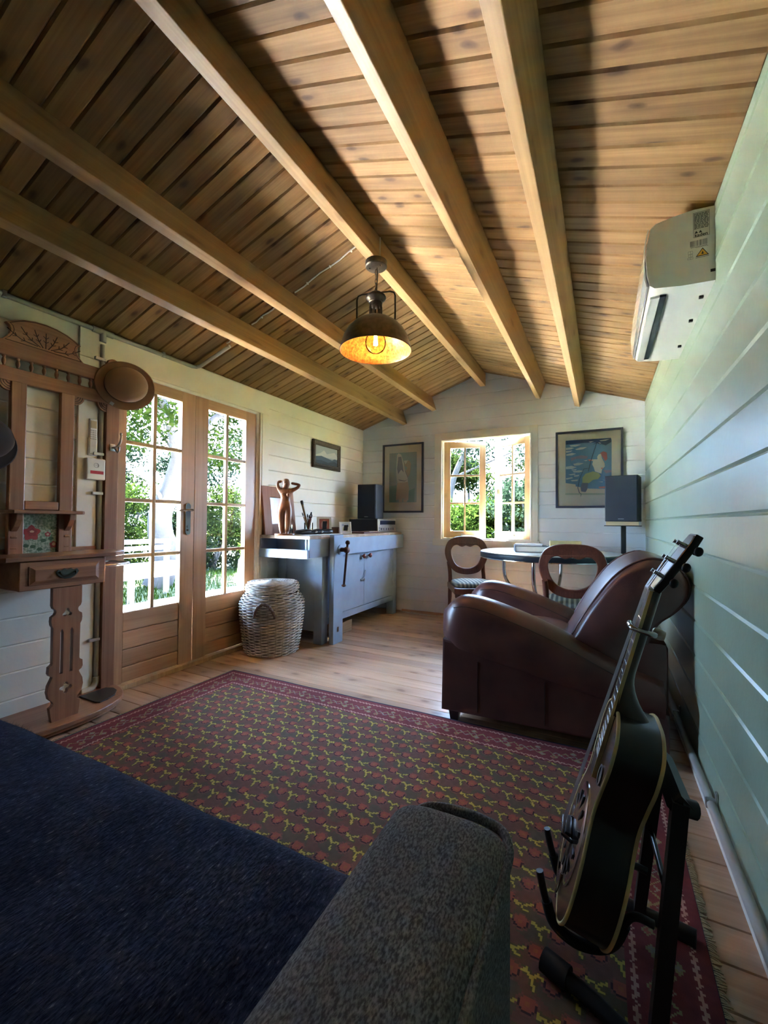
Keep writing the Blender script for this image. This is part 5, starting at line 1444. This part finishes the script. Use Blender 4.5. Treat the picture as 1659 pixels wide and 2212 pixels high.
for k in range(2):
    x0 = -.895 + k * .9
    mb = MB(); mb.box(x0, x0 + .89, -.42, .375, .282, .435, b=.04); mb.build('seat_cushion', GREYT, sf, 40)
    mb = MB(); mb.box(x0, x0 + .89, -.62, -.43, .40, .84, b=.06); mb.build('back_cushion', GREYT, sf, 40)
mb = MB(); mb.box(-.90, .90, -.80, -.63, .08, .80, b=.04); mb.build('back_frame', GREYT, sf, 40)
for x in (-.98, .98):
    for y in (-.66, .30):
        mb = MB(); mb.lathe([(.018, 0), (.028, .08)], 12, Matrix.Translation((x, y, 0))); mb.build('foot', plain('leg_black_brown', (.02, .012, .01), .35), sf)
# throw: one draped cloth over the seat
def throw_mat():
    m, nt, b = new_mat('mohair'); N, L = nt.nodes, nt.links
    tc = N.new('ShaderNodeTexCoord')
    mp = N.new('ShaderNodeMapping'); mp.inputs['Scale'].default_value = (260, 80, 110); L.new(tc.outputs['Object'], mp.inputs['Vector'])
    n1 = N.new('ShaderNodeTexNoise'); n1.inputs['Scale'].default_value = 1; n1.inputs['Detail'].default_value = 4; L.new(mp.outputs[0], n1.inputs['Vector'])
    n2 = N.new('ShaderNodeTexNoise'); n2.inputs['Scale'].default_value = 14; n2.inputs['Detail'].default_value = 3; L.new(tc.outputs['Object'], n2.inputs['Vector'])
    rp = N.new('ShaderNodeValToRGB'); e = rp.color_ramp.elements
    e[0].color = (.008, .009, .016, 1); e[0].position = .40; e[1].color = (.034, .038, .060, 1); e[1].position = .60
    e.new(.655).color = (.035, .038, .055, 1); e.new(.71).color = (.15, .15, .17, 1)
    L.new(n1.outputs[0], rp.inputs[0])
    mx = N.new('ShaderNodeMix'); mx.data_type = 'RGBA'; mx.blend_type = 'MULTIPLY'; mx.inputs[0].default_value = .7
    r2 = N.new('ShaderNodeValToRGB'); r2.color_ramp.elements[0].color = (.45, .45, .45, 1); r2.color_ramp.elements[1].color = (1.2, 1.2, 1.2, 1); r2.color_ramp.elements[0].position = .35; r2.color_ramp.elements[1].position = .65
    L.new(n2.outputs[0], r2.inputs[0]); L.new(rp.outputs[0], mx.inputs[6]); L.new(r2.outputs[0], mx.inputs[7]); L.new(mx.outputs[2], b.inputs['Base Color'])
    b.inputs['Roughness'].default_value = 1.0; b.inputs['Specular IOR Level'].default_value = .05
    b.inputs['Sheen Weight'].default_value = .25; b.inputs['Sheen Roughness'].default_value = .5; b.inputs['Sheen Tint'].default_value = (.35, .42, .7, 1)
    bp = N.new('ShaderNodeBump'); bp.inputs['Strength'].default_value = .6; bp.inputs['Distance'].default_value = .004
    L.new(n1.outputs[0], bp.inputs['Height']); L.new(bp.outputs[0], b.inputs['Normal'])
    return m
MOH = throw_mat()
th = thing('mohair_throw', 'dark navy fluffy throw spread over the sofa seat', 'blanket', (-1.2, .25, .43))
def throw_z(x, y):
    n_ = mnoise.noise((x * 3.1, y * 3.7, .3)) * .008 + mnoise.noise((x * 9, y * 8, 2)) * .003
    z = .03 + n_
    if x > .80: z += ((x - .80) / .1) ** 2 * .045
    return z
NX, NY = 110, 60
vs = []; fs = []
for j in range(NY + 1):
    q = j / NY
    for i in range(NX + 1):
        x = -.892 + 1.793 * i / NX
        s_ = -.42 + q * 1.10                                  # path length over the seat then down the front
        yb_ = .37 + mnoise.noise((x * 2.5, 0, 5)) * .008
        rr = .055
        if s_ < yb_ - rr + .03: y, z = s_, throw_z(x, s_)
        else:
            d = s_ - (yb_ - rr + .03)
            if d < rr * PI / 2: y = yb_ - rr + .03 + rr * math.sin(d / rr); z = throw_z(x, yb_) - rr * (1 - math.cos(d / rr))
            else: y = yb_ + .03 + .004 * math.sin(x * 30); z = throw_z(x, yb_) - rr - (d - rr * PI / 2)
        vs.append((x, y, max(z, -.36)))
for j in range(NY):
    for i in range(NX):
        a = j * (NX + 1) + i; fs.append((a, a + 1, a + NX + 2, a + NX + 1))
mb = MB(); mb.add(vs, fs); cl = mb.build('cloth', MOH, th, 180)
sm = cl.modifiers.new('thickness', 'SOLIDIFY'); sm.thickness = .008; sm.offset = -1
mb = MB(); random.seed(2)
fv = []; ff = []
for k in range(26000):
    j = random.randrange(NY); i = random.randrange(NX)
    if j > 52: continue
    a = Vector(vs[j * (NX + 1) + i]); b_ = Vector(vs[j * (NX + 1) + i + 1]); c_ = Vector(vs[(j + 1) * (NX + 1) + i])
    p = a + (b_ - a) * random.random() + (c_ - a) * random.random()
    nrm = (b_ - a).cross(c_ - a).normalized()
    d = (nrm * .8 + Vector((random.uniform(-1, 1), random.uniform(-1, 1), random.uniform(-.3, .3)))).normalized() * random.uniform(.005, .013)
    w = d.cross(nrm); w = w.normalized() * .00035 if w.length > 1e-6 else Vector((.00035, 0, 0))
    o = len(fv); fv += [p - w, p + w, p + d]; ff.append((o, o + 1, o + 2))
me = bpy.data.meshes.new('fuzz'); me.from_pydata(fv, [], ff); me.materials.append(plain('mohair_fibre', (.03, .034, .055), .9))
fz = link('fuzz', me, th); fz['kind'] = 'stuff'
# ------------------------------------------------------------------ resonator guitar on a stand
GB = Vector((-.058, 1.20, .098))                       # middle of the lower end
gdir = Vector((.226, .0, .831)).normalized()          # along the neck
gu = Vector((.045, -.998, 0)); gu = (gu - gdir * gu.dot(gdir)).normalized()   # across the body, towards the viewer
gn = gu.cross(gdir).normalized()
if gn.x > 0: gn = -gn                                   # soundboard faces left
gt = thing('resonator_guitar', 'black resonator guitar with cream binding leaning on its stand', 'guitar', GB)
Mg = Matrix(((gu.x, gdir.x, gn.x, 0), (gu.y, gdir.y, gn.y, 0), (gu.z, gdir.z, gn.z, 0), (0, 0, 0, 1)))
gt.rotation_mode = 'QUATERNION'
if Mg.to_3x3().determinant() < 0:
    gu = -gu; Mg = Matrix(((gu.x, gdir.x, gn.x, 0), (gu.y, gdir.y, gn.y, 0), (gu.z, gdir.z, gn.z, 0), (0, 0, 0, 1)))
gt.rotation_quaternion = Mg.to_quaternion()
gt.scale = (1.01, 1.01, 1.01)
# local: x across, y along the neck, z towards the soundboard (z = 0 mid body)
BL = .50
half = spline([(0, 0), (.09, .008), (.155, .06), (.172, .125), (.155, .20), (.118, .265), (.108, .305), (.118, .36), (.130, .415), (.115, .468), (.06, .496), (0, .50)], 5)
out = [(p[0], p[1]) for p in half] + [(-p[0], p[1]) for p in reversed(half[1:-1])]
D = .046
def off(sc, dy=0): return [(x * sc, .25 + (y - .25) * sc + dy) for x, y in out]
GBLK = plain('guitar_black', (.008, .007, .007), .3, coat=.2)
mb = MB(); mb.loft([[(x, y, -D + .002) for x, y in off(1)], [(x, y, D - .002) for x, y in off(1)]], False); mb.build('sides', GBLK, gt, 50)
mb = MB(); mb.prism(off(.995), lambda u, v, d: (u, v, d), -D - .002, -D + .003); mb.build('back_plate', plain('guitar_back', (.03, .015, .012), .25, coat=.5), gt)
mb = MB(); mb.prism(off(.995), lambda u, v, d: (u, v, d), D - .003, D + .002); mb.build('soundboard', wood('guitar_top', (.05, .022, .012), (.13, .06, .03), 1, 2, 0, .25, 0, coat=.5), gt)
BIND = plain('cream_binding', (.70, .56, .27), .4)
for z in (D - .001, -D + .001):
    mb = MB(); mb.tube([(x, y, z) for x, y in off(1.003)], .0042, 6, closed=True); mb.build('binding', BIND, gt, 60)
# cover plate of the resonator
cvp = MB(); cvp.lathe([(.118, D + .002), (.118, D + .004), (.112, D + .006), (.09, D + .007), (.05, D + .012), (.001, D + .014)], 40, Matrix.Translation((0, .165, 0)), False); cv_ = cvp.build('cover_plate', CHROME, gt, 40)
mb = MB()
for k in range(12):
    a = 2 * PI * k / 12
    mb.box(-.006, .006, .055, .095, D + .0075, D + .011, Matrix.Translation((0, .165, 0)) @ Matrix.Rotation(a, 4, 'Z'), .002)
mb.build('vent', BLACKM, cv_)
mb = MB(); mb.box(-.035, .035, .155, .175, D + .014, D + .03, b=.004); mb.tube([(-.045, .165, D + .012), (-.035, .165, D + .032), (.035, .165, D + .032), (.045, .165, D + .012)], .005, 8); mb.build('bridge_guard', BLACKM, gt, 40)
mb = MB(); mb.box(-.02, .02, .002, .06, D + .004, D + .010, b=.002); mb.build('tailpiece', CHROME, gt)
for s in (-1, 1):
    mb = MB(); mb.lathe([(.022, D + .002), (.024, D + .005), (.018, D + .005)], 20, Matrix.Translation((s * .075, .365, 0)), False); mb.lathe([(.001, D + .0025), (.02, D + .0025)], 16, Matrix.Translation((s * .075, .365, 0)), False); mb.build('sound_screen', CHROME if s > 2 else STEEL, gt, 50)
# neck with heel
NL = .80
nk = MB(); loops = []
for i in range(24):
    y = .49 + (NL - .49) * i / 23
    hw = .0285 - .006 * (y - .49) / (NL - .49)
    dp = .021
    if y < .60: dp = .021 + (.60 - y) ** 2 * 5.6
    zt = D + .006
    dp = min(dp, .085)
    loops.append([(hw * math.cos(a), y, zt - dp * (abs(math.sin(a)) ** .8)) for a in [PI + PI * k / 12 for k in range(13)]])
nk.loft(loops); nk.build('neck', plain('neck_brown', (.045, .025, .017), .3, coat=.4), gt, 50)
FBL0 = .33
mb = MB(); mb.loft([[(-.030, FBL0, D + .003), (.030, FBL0, D + .003), (.029, FBL0, D + .011), (-.029, FBL0, D + .011)], [(-.0225, NL, D + .006), (.0225, NL, D + .006), (.0225, NL, D + .0115), (-.0225, NL, D + .0115)]]); mb.build('fingerboard', plain('rosewood', (.05, .025, .018), .4), gt)
mb = MB()
for s in (-1, 1): mb.loft([[(s * .0295 - .0012, FBL0, D + .002), (s * .0295 + .0012, FBL0, D + .002), (s * .0295 + .0012, FBL0, D + .0115), (s * .0295 - .0012, FBL0, D + .0115)], [(s * .0225 - .001, NL, D + .005), (s * .0225 + .001, NL, D + .005), (s * .0225 + .001, NL, D + .0118), (s * .0225 - .001, NL, D + .0118)]])
mb.build('neck_binding', BIND, gt)
scl = NL - .165
for k in range(1, 20):
    y = NL - scl * (1 - 2 ** (-k / 12))
    if y < FBL0 + .004: break
    hw = .029 - .0065 * (y - FBL0) / (NL - FBL0)
    mb = MB(); mb.tube([(-hw, y, D + .0122), (hw, y, D + .0122)], .0011, 6); mb.build('fret', CHROME, gt)
mb = MB(); mb.box(-.0235, .0235, NL, NL + .006, D + .003, D + .016, b=.001); mb.build('nut', PAPER, gt)
# headstock tilts back
Mh = Matrix.Translation((0, NL + .005, D + .004)) @ Matrix.Rotation(R(-17), 4, 'X')
hol = [(-.024, 0), (.024, 0), (.034, .025), (.036, .13), (.028, .15), (-.028, .15), (-.036, .13), (-.034, .025)]
mb = MB(); vs, fs = plate([hol], .016, .002); mb.add([Mh @ (v + Vector((0, 0, -.006))) for v in vs], fs); hd = mb.build('headstock', GBLK, gt, 30)
mb = MB(); vs, fs = plate([[(x * .95, y * .97 + .002) for x, y in hol]], .001); mb.add([Mh @ (v + Vector((0, 0, .0025))) for v in vs], fs); mb.build('head_veneer', plain('veneer_gloss', (.12, .11, .11), .12, coat=.8), hd)
for s in (-1, 1):
    for i in range(3):
        y = .035 + i * .042
        mb = MB(); mb.tube([Mh @ Vector((s * .02, y, .002)), Mh @ Vector((s * .02, y, .018)), Mh @ Vector((s * .02, y, .022))], [.005, .004, .0052], 8); mb.build('tuning_post', CHROME, hd, 50)
        mb = MB(); mb.tube([Mh @ Vector((s * .034, y, -.016)), Mh @ Vector((s * .050, y, -.016))], .003, 6); mb.sphere(Mh @ Vector((s * .058, y, -.016)), .011, 10, 8, (.55, 1.0, .8)); mb.box(s * .02 - .012, s * .02 + .012, y - .009, y + .009, -.024, -.0141, Mh, .002); mb.build('tuning_key', BLACKP, hd, 50)
for k in range(6):
    x0 = -.021 + .0084 * k; x1 = -.0175 + .007 * k
    s = -1 if k < 3 else 1; yi = .035 + (k if k < 3 else 5 - k) * .042
    mb = MB(); mb.tube([(x0, .03, D + .012), (x0, .165, D + .034), (x1, NL + .003, D + .0172), Mh @ Vector((s * .02, yi, .014))], .0006, 5); mb.build('string', STEEL, gt)
# capo
cp = thing('capo', 'chrome guitar capo clamped on the neck below the headstock', 'capo', GB); cp.rotation_mode = 'QUATERNION'; cp.rotation_quaternion = gt.rotation_quaternion; cp.scale = gt.scale
mb = MB(); mb.tube(spline([(.0, .705, D - .028), (.028, .705, D - .022), (.032, .705, D + .0), (.028, .705, D + .022), (0, .705, D + .026), (-.026, .705, D + .024)], 5), .0065, 8); mb.build('bow', CHROME, cp, 60)
mb = MB(); mb.cyl((-.028, .705, D + .0195), (.028, .705, D + .0195), .005, n=10); mb.build('pad', BLACKP, cp)
mb = MB(); mb.lathe([(.011, -.012), (.013, -.004), (.013, .01), (.01, .013)], 14, Matrix.Translation((.0, .705, D - .035))); mb.build('screw_knob', plain('knob_pearl', (.55, .56, .52), .3), cp, 50)
# stand
gs = thing('guitar_stand', 'black tubular guitar stand on the right edge of the rug', 'guitar stand', (.09, 1.12, 0))
def gtube(name, pts, r, n=10, mat=BLACKM):
    mb = MB(); mb.tube([Vector(p) - Vector((.09, 1.12, 0)) for p in pts], r, n); return mb.build(name, mat, gs, 60)
mb = MB()
def bar(name, a, b, w, d):
    a = Vector(a) - Vector((.09, 1.12, 0)); b = Vector(b) - Vector((.09, 1.12, 0)); t = (b - a).normalized()
    u_ = Vector((0, 1, 0)); u_ = (u_ - t * u_.dot(t)).normalized(); v_ = t.cross(u_)
    mb = MB(); mb.loft([[p + u_ * (sx * d) + v_ * (sy * w) for sx, sy in ((-1, -1), (1, -1), (1, 1), (-1, 1))] for p in (a, b)]); return mb.build(name, BLACKM, gs)
bar('front_leg', (.138, 1.05, .49), (.088, .99, .03), .014, .016)
bar('rear_leg', (.125, 1.26, .48), (.085, 1.34, .03), .013, .014)
bar('yoke', (.138, 1.04, .482), (.128, 1.27, .472), .016, .018)
gtube('pivot', [(.135, 1.05, .482), (.165, 1.06, .475)], .018, 12)
gtube('foot_bar', [(-.115, 1.075, .034), (-.02, 1.04, .028), (.09, .985, .022), (.17, .945, .018)], .0165)
gtube('rubber_foot', [(-.125, 1.079, .034), (-.07, 1.06, .031)], .024, 12, plain('rubber', (.008, .008, .008), .75))
gtube('foot_bar', [(-.01, 1.37, .02), (.08, 1.345, .02), (.20, 1.32, .02)], .0165)
gtube('rubber_foot', [(.14, 1.333, .02), (.205, 1.319, .02)], .02, 12, MATS['rubber'])
gtube('cross_brace', [(.115, 1.03, .30), (.112, 1.16, .285), (.108, 1.29, .27)], .006)
for dy in (-.075, .085):
    y = 1.19 + dy
    gtube('cradle_arm', spline([(.098, y, .176), (.066, y, .180), (.046, y, .163), (.024, y, .108), (-.01, y, .078), (-.06, y, .070), (-.105, y, .093), (-.126, y, .150), (-.138, y, .205)], 5), .0088)
    gtube('cradle_pad', spline([(.042, y, .154), (.022, y, .106), (-.01, y, .0785), (-.06, y, .0705), (-.105, y, .094), (-.122, y, .140)], 5), .0125, 10, MATS['rubber'])

# ------------------------------------------------------------------ garden outside
GZ = -.16
def grass_mat():
    m, nt, b = new_mat('lawn'); N, L = nt.nodes, nt.links
    tc = N.new('ShaderNodeTexCoord'); nz = N.new('ShaderNodeTexNoise'); nz.inputs['Scale'].default_value = 2.2; nz.inputs['Detail'].default_value = 8
    L.new(tc.outputs['Object'], nz.inputs['Vector']); rp = N.new('ShaderNodeValToRGB'); e = rp.color_ramp.elements
    e[0].color = (.012, .022, .004, 1); e[0].position = .35; e[1].color = (.045, .055, .014, 1); e[1].position = .62
    L.new(nz.outputs[0], rp.inputs[0]); L.new(rp.outputs[0], b.inputs['Base Color']); b.inputs['Roughness'].default_value = .9
    return m
mb = MB(); mb.box(-60, 60, -60, 80, GZ - .5, GZ); tag(mb.build('garden_ground', grass_mat()), 'sunlit lawn outside the doors and window', None, None, 'structure')
mb = MB(); mb.box(-5.75, XL - .09, -3.0, 7.5, GZ, GZ + .05, b=.01)
tag(mb.build('gravel_path', plain('pale_gravel', (.74, .72, .68), .9, var=.12, scale=60, bump=.6, bscale=80)), 'pale gravel path along the outside of the doors', None, None, 'structure')
def leaf_mat(name, c0, c1):
    m, nt, b = new_mat(name); N, L = nt.nodes, nt.links
    o = [n for n in N if n.type == 'OUTPUT_MATERIAL'][0]; N.remove(b)
    gi = N.new('ShaderNodeNewGeometry'); rp = N.new('ShaderNodeValToRGB')
    rp.color_ramp.elements[0].color = (*c0, 1); rp.color_ramp.elements[1].color = (*c1, 1)
    L.new(gi.outputs['Random Per Island'], rp.inputs[0])
    df = N.new('ShaderNodeBsdfDiffuse'); tl = N.new('ShaderNodeBsdfTranslucent'); mx = N.new('ShaderNodeMixShader'); mx.inputs[0].default_value = .4
    L.new(rp.outputs[0], df.inputs[0]); L.new(rp.outputs[0], tl.inputs[0]); L.new(df.outputs[0], mx.inputs[1]); L.new(tl.outputs[0], mx.inputs[2]); L.new(mx.outputs[0], o.inputs[0])
    return m
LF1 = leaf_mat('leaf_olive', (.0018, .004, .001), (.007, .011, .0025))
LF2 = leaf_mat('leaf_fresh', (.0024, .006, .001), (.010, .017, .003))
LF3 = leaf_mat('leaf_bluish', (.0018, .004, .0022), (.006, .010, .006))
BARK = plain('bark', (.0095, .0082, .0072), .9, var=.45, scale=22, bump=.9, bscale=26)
def leaves(centres, n, size, rnd):
    """small pointed leaves scattered in blobs (x, y, z, rx, ry, rz)"""
    fv, ff = [], []
    tot = sum(c_[3] * c_[4] * c_[5] for c_ in centres)
    for c_ in centres:
        k = max(8, int(n * c_[3] * c_[4] * c_[5] / tot))
        for _ in range(k):
            while True:
                p = Vector((rnd.uniform(-1, 1), rnd.uniform(-1, 1), rnd.uniform(-1, 1)))
                if p.length <= 1: break
            p = Vector((c_[0] + p.x * c_[3], c_[1] + p.y * c_[4], c_[2] + p.z * c_[5]))
            d = Vector((rnd.uniform(-1, 1), rnd.uniform(-1, 1), rnd.uniform(-1.2, .4))).normalized()
            w = d.orthogonal().normalized(); w.rotate(Quaternion(d, rnd.uniform(0, 6.3)))
            s_ = size * rnd.uniform(.6, 1.4); o = len(fv)
            fv += [p, p + d * s_ * .5 + w * s_ * .22, p + d * s_, p + d * s_ * .5 - w * s_ * .22]; ff.append((o, o + 1, o + 2, o + 3))
    me = bpy.data.meshes.new('foliage'); me.from_pydata(fv, [], ff); return me
def plant(name, label, cat, loc, trunk, centres, n, size, lm_, seed, group=None):
    t = thing(name, label, cat, loc, 0, group)
    rnd = random.Random(seed)
    mb = MB()
    for pts, rr in trunk:
        sp_ = spline(pts, 4); k = len(sp_)
        mb.tube(sp_, [rr[0] + (rr[1] - rr[0]) * (i / (k - 1)) for i in range(k)], 9)
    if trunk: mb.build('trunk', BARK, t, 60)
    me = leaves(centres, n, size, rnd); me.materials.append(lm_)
    f_ = link('foliage', me, t); f_['kind'] = 'stuff'
    return t
def rblobs(rnd, n, x, y, z, r0, r1):
    return [(rnd.uniform(*x), rnd.uniform(*y), rnd.uniform(*z), rnd.uniform(r0, r1), rnd.uniform(r0, r1), rnd.uniform(r0, r1) * .7) for _ in range(n)]
rnd = random.Random(31)
# leaning tree seen through the left door
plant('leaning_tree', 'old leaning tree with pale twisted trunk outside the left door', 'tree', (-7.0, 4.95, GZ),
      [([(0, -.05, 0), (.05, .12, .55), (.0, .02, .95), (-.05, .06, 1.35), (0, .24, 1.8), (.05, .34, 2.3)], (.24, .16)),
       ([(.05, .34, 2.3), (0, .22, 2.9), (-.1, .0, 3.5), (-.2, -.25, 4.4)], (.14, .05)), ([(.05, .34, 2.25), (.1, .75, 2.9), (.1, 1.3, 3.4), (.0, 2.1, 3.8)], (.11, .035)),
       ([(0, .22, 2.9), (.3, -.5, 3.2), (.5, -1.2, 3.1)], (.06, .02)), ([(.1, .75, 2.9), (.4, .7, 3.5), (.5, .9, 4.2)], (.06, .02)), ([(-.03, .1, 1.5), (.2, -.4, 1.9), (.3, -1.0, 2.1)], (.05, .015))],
      rblobs(rnd, 70, (-1.0, 1.2), (-2.2, 2.8), (2.3, 4.6), .2, .5) + rblobs(rnd, 40, (-1.8, .8), (-1.2, 3.4), (4.8, 7.0), .5, .9), 46000, .10, LF2, 1)  # upper blobs: unseen crown added to shade the trunk and lower leaves
# hedge and shrubs behind
hedge = [(-8.4, 3.4, 1.9), (-8.7, 5.1, 1.7), (-8.9, 6.9, 1.5), (-8.2, 7.2, 1.9), (-8.6, 8.6, 2.2), (-7.8, 9.9, 2.2), (-9.6, 12.2, 2.6)]
hl = ['dense green shrub at the far left behind the garden bench', 'loose green shrub behind the middle of the garden bench', 'low shrub at the foot of the leaning tree', 'bushy shrub to the right of the leaning tree', 'tall shrub seen through the right door, left half', 'tall shrub seen through the right door, right half', 'large shrub farthest away past the right door']
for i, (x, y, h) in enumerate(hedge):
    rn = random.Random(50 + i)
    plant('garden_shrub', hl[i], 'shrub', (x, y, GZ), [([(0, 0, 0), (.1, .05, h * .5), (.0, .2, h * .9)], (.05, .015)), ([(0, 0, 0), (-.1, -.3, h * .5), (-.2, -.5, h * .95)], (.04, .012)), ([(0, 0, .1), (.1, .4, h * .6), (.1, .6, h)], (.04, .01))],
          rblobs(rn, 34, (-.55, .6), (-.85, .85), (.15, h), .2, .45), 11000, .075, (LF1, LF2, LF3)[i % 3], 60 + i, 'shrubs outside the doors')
bgt = [(-11.5, 5.2, 'wispy olive tree far behind the leaning tree'), (-11.0, 8.6, 'wispy tree far behind the right door shrubs'), (-10.5, 1.8, 'olive tree far behind the left end of the bench')]
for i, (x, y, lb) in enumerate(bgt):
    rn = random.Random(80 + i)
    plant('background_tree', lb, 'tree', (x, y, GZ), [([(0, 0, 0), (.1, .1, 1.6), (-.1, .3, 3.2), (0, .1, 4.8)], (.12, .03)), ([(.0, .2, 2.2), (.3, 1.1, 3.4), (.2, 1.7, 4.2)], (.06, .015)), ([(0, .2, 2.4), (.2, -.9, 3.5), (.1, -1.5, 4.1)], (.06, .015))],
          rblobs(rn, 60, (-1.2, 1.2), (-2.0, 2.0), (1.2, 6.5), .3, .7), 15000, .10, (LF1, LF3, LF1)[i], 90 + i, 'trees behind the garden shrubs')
# grass tuft strip beyond the path
rn = random.Random(5); fv, ff = [], []
for _ in range(9000):
    x, y = rn.uniform(-8.2, -5.8), rn.uniform(1.5, 9.5); h = rn.uniform(.05, .16); a = rn.uniform(0, 6.3)
    o = len(fv); dx, dy = math.cos(a) * .006, math.sin(a) * .006
    fv += [(x - dx, y - dy, GZ), (x + dx, y + dy, GZ), (x + rn.uniform(-.04, .04), y + rn.uniform(-.04, .04), GZ + h)]; ff.append((o, o + 1, o + 2))
me = bpy.data.meshes.new('grass_blades'); me.from_pydata(fv, [], ff); me.materials.append(leaf_mat('grass_blade', (.006, .015, .002), (.018, .034, .005)))
tag(link('grass_blades', me), 'tufts of green grass around the garden bench', 'grass', None, 'stuff')
# bench
gb = thing('garden_bench', 'weathered pale slatted garden bench on the lawn outside', 'bench', (-6.1, 3.75, GZ))
PALE = plain('weathered_board', (.20, .20, .20), .8, var=.2, scale=20)
for k in range(5):
    mb = MB(); mb.box(-.22 + k * .095, -.135 + k * .095, -.95, .95, .52, .545, b=.004); mb.build('seat_slat', PALE, gb)
mb = MB(); mb.box(.235, .26, -.95, .95, .36, .545, b=.004); mb.build('front_board', PALE, gb)
for k in range(3):
    mb = MB(); mb.box(-.275, -.25, -.95, .95, .62 + k * .105, .69 + k * .105, b=.004); mb.build('back_slat', PALE, gb)
for y in (-.85, 0, .85):
    for x0, x1, h in ((-.249, -.19, .88), (.17, .234, .519)):
        mb = MB(); mb.box(x0, x1, y - .035, y + .035, 0, h, b=.004); mb.build('leg', PALE, gb)
gp = thing('garden_pot', 'tall rounded white garden pot outside the right door', 'pot', (-4.3, 4.46, GZ + .05))
mb = MB(); mb.lathe([(.001, 0), (.16, 0), (.20, .12), (.22, .35), (.20, .60), (.15, .72), (.16, .76), (.14, .76), (.13, .70), (.001, .68)], 28); mb.build('body', plain('pot_white', (.72, .68, .62), .5), gp, 50)
rn = random.Random(77)
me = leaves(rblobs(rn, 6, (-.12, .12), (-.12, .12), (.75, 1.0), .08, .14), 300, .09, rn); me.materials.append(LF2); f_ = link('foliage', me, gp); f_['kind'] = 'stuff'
# plants seen through the far window
fwp = [(-2.75, 7.6, 1.75, 'leafy bush lowest on the left beyond the window', LF2), (-1.75, 8.2, 1.6, 'yellow-green bush in the middle beyond the window', LF2), (-.75, 7.4, 1.8, 'bluish bush on the right beyond the window', LF3), (-3.0, 10.2, 2.8, 'taller dark bush behind on the left beyond the window', LF1), (-.7, 10.0, 2.6, 'taller bush behind on the right beyond the window', LF1)]
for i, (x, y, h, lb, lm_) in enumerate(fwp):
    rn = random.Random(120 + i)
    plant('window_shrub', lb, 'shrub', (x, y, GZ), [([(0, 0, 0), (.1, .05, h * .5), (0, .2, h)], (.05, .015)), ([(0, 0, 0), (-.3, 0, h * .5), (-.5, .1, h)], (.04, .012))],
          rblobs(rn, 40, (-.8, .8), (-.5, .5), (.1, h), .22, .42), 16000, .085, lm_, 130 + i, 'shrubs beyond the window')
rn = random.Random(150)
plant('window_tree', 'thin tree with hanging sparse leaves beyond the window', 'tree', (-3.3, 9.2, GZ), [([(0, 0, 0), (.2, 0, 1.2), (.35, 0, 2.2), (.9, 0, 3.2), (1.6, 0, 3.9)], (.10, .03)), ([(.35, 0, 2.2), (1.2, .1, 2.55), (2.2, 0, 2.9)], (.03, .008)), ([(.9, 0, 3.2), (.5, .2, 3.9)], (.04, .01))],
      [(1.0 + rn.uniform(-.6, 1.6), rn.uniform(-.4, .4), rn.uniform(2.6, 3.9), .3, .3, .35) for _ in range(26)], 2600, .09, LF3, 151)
